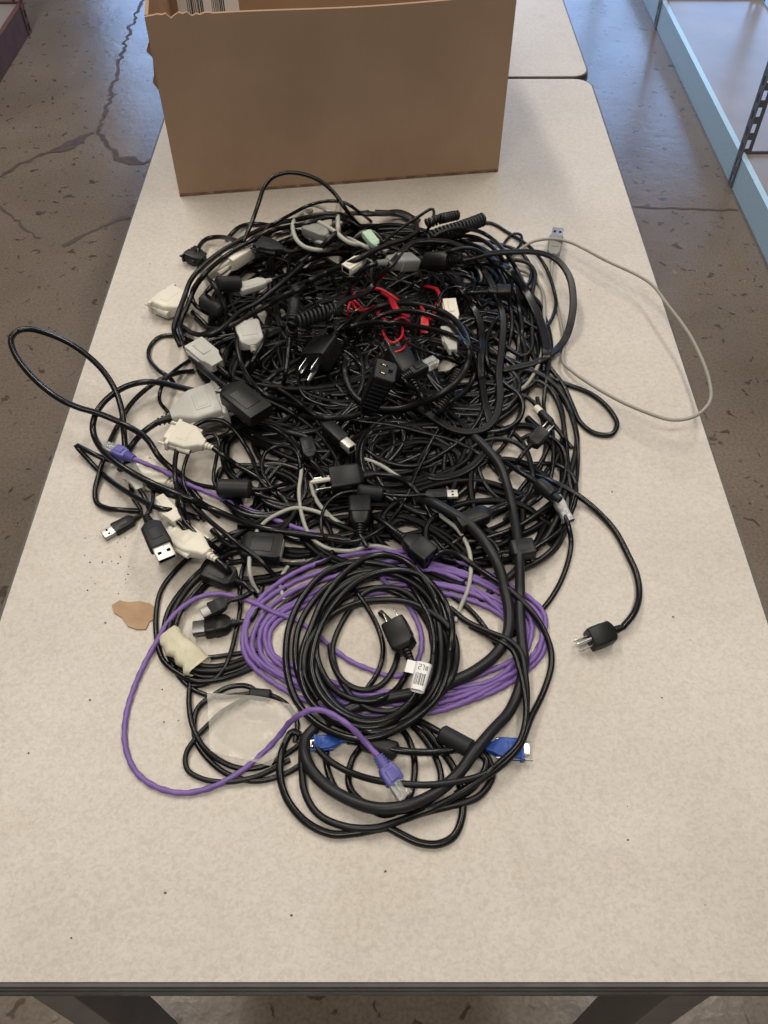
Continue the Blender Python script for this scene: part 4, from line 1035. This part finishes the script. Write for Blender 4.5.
cable('keyboard_cable', 'grey cable with a small pale green plug at the pile top', 2.2, 'grey_pvc', [(388, 262), (385, 255), (380, 250, 66)], 'cable', b=('block', (366, 233, 74), dict(m='green_plastic', w=20, h=14, lab='pale green plug'), (379, 249, 68)))
cable('telephone_cable', 'thin grey cord ending in a small white housing below the green plug', 1.5, 'grey_pvc', [(375, 290), (371, 276), (372, 262), (364, 258)], 'cord', b=('idc', (346, 270), dict(m='white_plastic', w=17, h=12, lift=10, k=.75)))
cable('grey_plug_cable', 'grey housing cable tucked behind the top left grey curl', 2.8, 'grey_pvc', [(345, 236, 64), (338, 238, 64), (332, 238, 64)], 'cable', b=('block', (306, 228, 62), dict(m=GT, w=22, h=14), (332, 238, 64)))
cable('power_cable', 'black cord whose grey slotted inlet plug faces right, top centre', 3.2, K, [(345, 300), (352, 285), (362, 270), (377, 263)], 'cord', b=('c13', (414, 262), dict(m=GT, k=.82, lift=16, lab='grey plug')))
cable('power_cable', 'black flat cord from a plug with a white band, sweeping the widest right arc', 2.9, SB,
      [(462, 260, 70), (475, 257, 68), (488, 254, 66), (513, 252, 60), (540, 253, 52), (557, 260, 44), (569, 276, 36), (573, 295, 28), (572, 316, 22), (566, 337), (557, 349), (540, 361), (519, 367), (500, 370), (478, 366)], 'cord',
      a=('barrel', (418, 262), dict(r=15, rt=9, tm='charcoal_plastic', lift=12)), kind='twin')
cable('power_cable', 'black cord with a dark three-slot connector facing right, upper right', 3.0, K, [(440, 300), (455, 296), (470, 293), (480, 292)], 'cord', b=('c13', (510, 292), dict(k=1.05, lift=18)))
cable('white_plug_cable', 'black cable with an upright white connector right of the red wires', 2.6, K, [(470, 350), (460, 335), (454, 325)], 'cable', b=('idc', (449, 302), dict(m='white_plastic', w=15, h=10, lift=18, k=.65)))
cable('white_plug_cable', 'black cable with a pale ribbed connector under the large black arcs', 2.6, K, [(462, 362), (457, 356), (453, 352)], 'cable', b=('idc', (447, 330), dict(m='pale_grey_plastic', w=14, h=9, lift=10, k=.5)))

# ---------------------------------------------------------------- red wires
for lab, pts, r in (
    ('red wire arching highest on the right of the red tangle', [(413, 294), (419, 289), (428, 287), (437, 290), (440, 298), (437, 308), (432, 318)], 2.4),
    ('red wire bunched lowest beside the steel blades', [(382, 322), (384, 335), (392, 343), (402, 336), (401, 324), (392, 318)], 1.6),
    ('red wire crossing left to right in the red tangle', [(350, 300), (362, 292), (378, 289), (392, 296), (404, 304), (416, 300)], 2.6),
    ('red wire looping at the left end of the red tangle', [(352, 325), (348, 312), (352, 300), (360, 306), (366, 318), (358, 326)], 1.8),
    ('red wire curling under the left of the red tangle', [(368, 285), (358, 290), (352, 300), (358, 310), (372, 308), (380, 298)], 2.0),
    ('red wire zigzagging at the centre of the red tangle', [(372, 296), (384, 304), (378, 314), (390, 322), (402, 318), (412, 326), (420, 336)], 2.4),
    ('red wire forming a small ring low in the red tangle', [(392, 334), (386, 344), (393, 352), (404, 348), (405, 337), (396, 331)], 1.5),
    ('red wire slanting down at the right of the red tangle', [(438, 300), (434, 314), (426, 324), (420, 338)], 3.0),
    ('red wire doubled in the middle of the red tangle', [(385, 289), (392, 300), (400, 312), (412, 318), (422, 312)], 3.0)):
    cable('red_wire', lab, r, 'red_pvc', pts, 'wire', sink=1)
cable('red_wire', 'short red lead with a wide red clip at the lower right of the red tangle', 2.0, 'red_pvc', [(410, 300), (420, 306), (425, 313)], 'wire', b=('idc', (424, 334), dict(m='red_pvc', w=18, h=8, k=.42, lift=12)))
cable('red_wire', 'short red lead with a red clip at the centre of the red tangle', 2.0, 'red_pvc', [(375, 288), (384, 294), (390, 298)], 'wire', b=('idc', (398, 314), dict(m='red_pvc', w=16, h=9, k=.4, lift=12)))
cable('thin_white_wire', 'thin white wire curving at the left of the red tangle', 1.0, 'white_plastic', [(350, 322, 70), (353, 313, 72), (360, 308, 72), (368, 306, 70)], 'wire')

# ---------------------------------------------------------------- thick cables crossing to the bottom coil
cable('thick_cable', 'thick black cable running from centre down to the blue connector, right one', 5.2, CH,
      [(462, 418), (472, 434), (487, 449), (500, 466), (507, 485), (512, 505), (516, 528), (519, 553), (520, 585), (520, 612), (522, 641), (524, 665), (519, 690), (509, 712), (492, 731), (476, 750), (458, 774), (434, 794), (405, 806), (376, 808), (348, 799), (324, 784), (309, 766), (304, 750), (306, 738), (315, 728)], 'cable', sink=.7)
cable('thick_cable', 'thick black cable curving through the purple bundle, left of its thick neighbour', 5.6, CH,
      [(402, 500), (425, 500), (450, 512), (471, 526), (488, 547), (499, 568), (505, 591), (509, 612), (507, 636), (497, 653), (478, 669), (457, 680), (435, 688), (415, 693), (384, 699), (361, 705), (342, 713), (326, 722)], 'cable', sink=.7)

# ---------------------------------------------------------------- big black power cord ring
RING = [
    ('black power cord winding, the widest in the round coil', 3.5, K, [(436, 605), (419, 580), (395, 568), (363, 562), (342, 565), (321, 576), (302, 598), (290, 624), (286, 650), (288, 676), (296, 700), (315, 722), (342, 736), (366, 739), (392, 732), (416, 718), (437, 698), (447, 674), (449, 651), (442, 625)]),
    ('black power cord winding, second widest in the round coil', 3.5, K, [(444, 632), (438, 605), (421, 575), (405, 561), (386, 555), (369, 557), (352, 567), (336, 582), (322, 602), (311, 628), (303, 650), (301, 675), (310, 700), (330, 718), (352, 726), (376, 727), (396, 718), (411, 702), (420, 686), (430, 668), (440, 645)]),
    ('black power cord winding crossing low through the round coil', 3.4, SB, [(318, 700), (305, 676), (306, 650), (317, 630), (332, 615), (352, 605), (377, 600), (407, 602), (430, 612), (448, 626), (456, 645), (455, 668), (444, 690), (425, 706)]),
    ('black power cord winding, inner left curve of the round coil', 3.3, K, [(408, 672), (396, 690), (378, 700), (356, 700), (335, 690), (322, 672), (316, 650), (320, 628), (330, 612)]),
    ('black power cord winding, short inner curve near the barcode tag', 3.0, SB, [(380, 612), (392, 625), (398, 645), (394, 668), (380, 686), (362, 690), (344, 682), (333, 664), (330, 645)]),
    ('thin black strand inside the round coil, upright on its right', 2.5, K, [(395, 572), (410, 585), (421, 602), (430, 620), (434, 645), (430, 668), (420, 684)]),
    ('black strand inside the round coil, standing parallel to the plug', 2.6, K, [(340, 578), (356, 592), (368, 609), (378, 628), (383, 650), (378, 672), (366, 690)])]
def wind(cx, cy, rx, ry, a0, turns, seed):
    q = random.Random(seed); n = int(10 * turns); out = []
    for i in range(n + 1):
        a = a0 + 2 * math.pi * i / 10; out.append((cx + rx * math.cos(a) * (1 + q.uniform(-.03, .03)) + q.uniform(-2, 2), cy + ry * math.sin(a) * (1 + q.uniform(-.03, .03))))
    return out
for i, (cx, cy, rx, ry, a0, t, r) in enumerate(((372, 652, 74, 80, .3, 1.35, 3.3), (378, 648, 66, 74, 2.4, 1.4, 3.2), (374, 655, 58, 66, 1.0, 1.5, 3.0), (386, 650, 50, 62, 4.4, 1.3, 2.8))):
    cable('power_cable', 'black winding low inside the round power cord coil', r, (K, SB)[i % 2], wind(cx, cy, rx, ry, a0, t, 50 + i), 'cord', group='low windings inside the round black coil')
for lab, r, m, pts in RING: cable('power_cable', lab, r, m, pts, 'cord', group='windings of the round black coil')
cable('power_cable', 'topmost black power cord of the round coil, its plug in the coil middle', 3.5, K,
      [(411, 661), (420, 676), (416, 694), (407, 706), (390, 718), (366, 722), (342, 714), (322, 696), (312, 670), (316, 640), (330, 610), (352, 586), (373, 574), (398, 570), (419, 574), (436, 589), (446, 605), (452, 628), (450, 650), (444, 672)], 'cord',
      a=('nema', (388, 610), dict(k=.95, roll=160, lift=3, ground=False), (411, 661)))
# barcode tag wrapped round the cord
def cordtag():
    A = at(424, 664, TT + .040); B = at(417, 691, TT + .036); X = (B - A); L = X.length * 1000; X.normalize(); Y = Vector((0, 0, 1)).cross(X).normalized(); Z = X.cross(Y)
    M = Matrix.Translation(A) @ Matrix((X, Y, Z)).transposed().to_4x4() @ Matrix.Scale(.001, 4)
    b = MB(); b.loft([(0, 15, 9, 4), (L, 13, 9, 4)], 'paper', n=4, caps=False)
    b.box((5, -11, -1), (12, 9, .5), 'paper')
    o = b.build('cord_tag', None, M); tag(o, 'white barcode tag on the black cord in the round coil', 'label')
    k = MB(); x = -4.5; rr = random.Random(4)
    while x < 4.5:
        w = rr.choice((.35, .6, .9)); k.box((L * .62, x, 4.62), (L * .42, w, .15), 'ink'); x += w + rr.choice((.4, .6, .8))
    q = k.build('printed_barcode', o, M)
    t = MB()   # digits "27": seven-stroke figures
    def stroke(cx, segs):
        for s in segs:
            {'a': lambda: t.box((L * .10, cx, 4.62), (.55, 2.1, .15), 'ink'), 'g': lambda: t.box((L * .19, cx, 4.62), (.55, 2.1, .15), 'ink'), 'd': lambda: t.box((L * .28, cx, 4.62), (.55, 2.1, .15), 'ink'),
             'b': lambda: t.box((L * .145, cx + 1, 4.62), (L * .09, .5, .15), 'ink'), 'c': lambda: t.box((L * .235, cx + 1, 4.62), (L * .09, .5, .15), 'ink'), 'e': lambda: t.box((L * .235, cx - 1, 4.62), (L * .09, .5, .15), 'ink')}[s]()
    stroke(-2.6, 'abged'); stroke(.4, 'abc')
    for i in range(3): t.box((L * .2, 2.9 + i * .9, 4.62), (L * .16, .45, .15), 'ink')
    t.build('printed_number', o, M)
cordtag()
# cords on top of the bottom coil
cable('power_cable', 'black cord laid over the violet-booted plug across the lowest coil', 3.0, SB,
      [(300, 740), (306, 734), (313, 743), (325, 757), (345, 770), (370, 779), (395, 783), (425, 785), (455, 782), (482, 775), (506, 760), (522, 742), (526, 715), (527, 695), (525, 672), (521, 653), (510, 641), (489, 632), (466, 621), (450, 608)], 'cord')
cable('power_cable', 'black cord forming the outer right edge past the purple bundle, down to the coil', 3.1, K,
      [(425, 580), (425, 568), (431, 558), (444, 552), (457, 554), (473, 565), (492, 578), (511, 591), (525, 604), (538, 620), (546, 635), (551, 651), (551, 668), (543, 693), (531, 718), (520, 745), (502, 765), (476, 783), (445, 802), (415, 815), (390, 824)], 'cord', sink=.7)
cable('power_cable', 'black cord parallel inside the outer right edge by the blue connector', 2.7, K,
      [(470, 626), (492, 638), (512, 650), (519, 668), (524, 690), (526, 715), (519, 742), (500, 762), (480, 778), (455, 794)], 'cord')

# ---------------------------------------------------------------- top strands of the upper pile
SINK[0] = .97
TOP = [
    ('black cord ring arching over the red wires, outer', [(348, 345), (352, 330), (362, 317), (378, 307), (400, 303), (425, 306), (445, 313), (460, 326), (468, 343), (468, 362), (458, 380), (442, 393), (420, 403), (396, 409), (372, 407), (354, 395), (345, 374), (346, 352)], 3.4, 'round', SB),
    ('black cord ring arching over the red wires, inner', [(352, 352), (362, 330), (380, 316), (405, 311), (430, 315), (450, 325), (462, 340), (472, 355), (474, 375), (464, 392), (446, 404), (425, 412)], 3.0, 'round', K),
    ('black cord lying nearly flat across the red tangle', [(330, 340), (348, 328), (366, 323), (395, 323), (425, 328), (448, 334), (470, 345), (490, 360)], 3.0, 'round', K),
    ('thin glossy black cord slanting across below the red tangle', [(388, 326), (400, 338), (420, 349), (445, 358), (470, 368)], 1.9, 'round', K),
    ('black cord looping beside the white upright connector', [(440, 326), (438, 305), (443, 292), (457, 287), (472, 294), (482, 308), (488, 324)], 1.9, 'round', K),
    ('black cord curving at the left flank beneath the crossing strands', [(199, 268), (203, 272), (214, 285), (222, 300), (227, 318), (222, 328), (208, 328), (196, 318)], 3.0, 'round', SB),
    ('black cord arched over the upper left from the white connector', [(200, 262), (198, 250), (205, 240), (220, 237), (240, 242), (262, 250)], 3.0, 'round', K),
    ('black cord behind the upper left, making the second low arch', [(226, 240), (240, 227), (258, 224), (280, 228), (300, 232), (320, 236)], 3.0, 'round', K),
    ('black cord hanging steep through the left middle of the pile', [(238, 320), (237, 340), (240, 360), (250, 380), (268, 396), (290, 404), (315, 412)], 2.8, 'round', K),
    ('black cord falling between coiled cord and left flank', [(292, 320), (289, 345), (286, 370), (281, 395)], 2.6, 'round', K),
    ('black cord slanting up right of the left flank', [(270, 322), (262, 345), (252, 362), (242, 380)], 2.8, 'round', K),
    ('small horizontal grey-black cord beneath the coiled handset cord', [(268, 325), (285, 326), (302, 325), (322, 330)], 1.8, 'round', CH),
    ('black cord running to the lower right in the double strand left of centre', [(290, 291), (317, 277), (352, 262), (384, 246), (408, 238), (417, 231), (414, 220), (402, 214), (375, 212)], 3.3, 'round', SB),
    ('black twin cord ending just left of the grey slotted plug', [(290, 275), (302, 264), (321, 255), (342, 253), (358, 254)], 3.6, 'round', K),
    ('black cord from the left flank joining the strand behind green plug', [(290, 262), (310, 253), (330, 242), (346, 234), (362, 231)], 2.8, 'round', K)]
for lab, pts, r, kd, m in TOP: cable('black_cable', lab, r * 1.12, m, pts, 'cord', kind=kd)
cable('power_cable', 'black cord forming the high slanted line across the upper left, lower of two', 3.3, SB,
      [(200, 335), (215, 331), (230, 326), (247, 317), (265, 307), (283, 297), (300, 289), (317, 277)], 'cord')
cable('power_cable', 'black cord forming the high slanted line across the upper left, upper of two', 3.3, SB,
      [(180, 325), (195, 334), (212, 334), (226, 325), (240, 312), (257, 303), (277, 287), (297, 270), (315, 252), (332, 237), (347, 220)], 'cord')
cable('power_cable', 'black cord sweeping from top centre round the upper left shoulder', 3.4, SB,
      [(356, 225), (345, 216), (325, 214), (300, 219), (275, 224), (255, 232), (237, 242), (219, 253), (203, 266), (191, 280), (184, 298), (178, 314), (174, 330), (180, 345)], 'cord')
cable('power_cable', 'black cord sweeping round the upper left shoulder just inside its twin', 3.2, K,
      [(362, 232), (350, 222), (330, 217), (305, 224), (278, 229), (258, 238), (240, 247), (222, 259), (206, 273), (195, 288), (188, 305), (182, 318), (180, 332), (188, 345), (200, 352)], 'cord')
cable('thin_black_cable', 'black cable standing in a tall arc above the pile before the cardboard box', 2.9, K,
      [(235, 262, 40), (245, 238, 48), (252, 222, 55), (258, 205, 70), (264, 188, 88), (272, 178, 98), (285, 173, 102), (302, 174, 100), (320, 181, 94), (335, 194, 84), (344, 207, 72), (352, 217, 62), (362, 228, 55)], 'cable')
cable('thin_black_cable', 'thin black cable arching low along the top rim of the pile', 2.3, K,
      [(250, 240, 40), (270, 226, 50), (290, 215, 56), (310, 205, 60), (330, 201, 62), (345, 203, 60), (358, 211, 56), (372, 222, 50)], 'cable')
cable('black_ribbon_strap', 'flat black strap along the top rim of the pile near box', 5.0, CH, [(345, 214), (362, 213), (380, 214), (400, 213), (418, 222)], 'strap', kind='flat')
cable('thin_black_cable', 'thin black cable rising to a sharp peak at the top right', 2.0, K,
      [(360, 255, 60), (382, 243, 64), (400, 229, 72), (418, 217, 82), (432, 209, 90), (434, 212, 90), (431, 223, 82), (422, 238, 70), (412, 248, 60)], 'cable')
for i, (lab, pts, r) in enumerate((
    ('black cord in the upper right fan, topmost arc', [(420, 250), (435, 236), (455, 229), (478, 231), (496, 242), (512, 262), (524, 285), (532, 310)], 3.0),
    ('black cord in the upper right fan, second arc from the top', [(424, 254), (440, 243), (460, 236), (480, 239), (497, 252), (508, 270), (516, 295), (522, 330), (520, 352)], 3.0),
    ('black cord in the upper right fan, third arc from the top', [(430, 262), (448, 252), (468, 248), (486, 256), (500, 274), (508, 296), (512, 325), (508, 350)], 2.7),
    ('black cord in the upper right fan, the lowest and widest strand', [(462, 268), (485, 262), (502, 266), (517, 280), (530, 300), (540, 322), (546, 345), (546, 372)], 3.8))):
    cable('black_cable', lab, r, (SB, K)[i % 2], pts, 'cord', kind='twin' if i == 3 else 'round')
cable('power_cable', 'black cord crossing the upper right fan downward to the centre', 2.8, K, [(445, 276), (462, 290), (472, 306), (480, 322), (482, 345), (480, 365), (484, 395)], 'cord', kind='twin')
cable('power_cable', 'black cord bent round the pale gap beneath the upper right fan', 2.8, K, [(512, 310), (498, 318), (488, 335), (486, 355), (492, 372), (505, 380)], 'cord')
cable('extension_cable', 'black flat extension cord with a three-slot socket block in the middle of the pile', 2.7, SB,
      [(330, 332, 60), (331, 315), (344, 301), (365, 293), (382, 275), (398, 256), (411, 244), (424, 241), (438, 241), (452, 243), (470, 253), (488, 278), (498, 299), (503, 318), (502, 345), (499, 372), (500, 398), (496, 416), (486, 428), (470, 432), (452, 429), (438, 421), (423, 411), (408, 400), (396, 391)], 'cord',
      kind='twin', soft=6)
cable('extension_cable', 'black socket block cord, block standing with its three slots facing up', 3.4, SB, [(290, 415), (310, 417), (335, 418), (350, 417), (360, 414)], 'cord', b=('tap', (386, 370, 98), dict(k=.72, roll=12), (366, 410, 30)))
# ---------------------------------------------------------------- small things on the table
def scrap():
    rim = [(112, 606), (120, 601), (128, 603), (140, 602), (150, 604), (157, 610), (159, 618), (150, 622), (146, 630), (137, 630), (128, 627), (122, 618), (114, 613)]
    b = MB(); b.prism([tuple(at(x, y, TT))[:2] for x, y in reversed(rim)], TT + .0003, TT + .0018, 'scrap_brown'); o = b.build('paper_scrap', None); tag(o, 'torn brown paper scrap lying left of the taped coil', 'scrap')
scrap()
cr = MB(); rr = random.Random(8)
spots = [(rr.gauss(108, 16), rr.gauss(555, 22)) for _ in range(26)] + [(673, 617), (560, 294), (590, 290), (164, 722), (612, 492), (690, 640), (330, 500), (628, 840), (90, 700), (660, 300), (166, 265), (150, 264), (705, 905)] + [(rr.uniform(20, 740), rr.uniform(640, 970)) for _ in range(14)]
for x, y in spots:
    p = at(x, y, TT)
    if abs(p.x) > .36 or p.y < .16: continue
    s = rr.uniform(.0004, .0009); cr.box((p.x, p.y, TT + s * .5), (s * rr.uniform(1, 2.4), s * rr.uniform(.8, 1.6), s), 'crumb')
o = cr.build('crumbs', None); tag(o, 'dark crumbs and grit scattered on the table top', 'crumbs', kind='stuff')
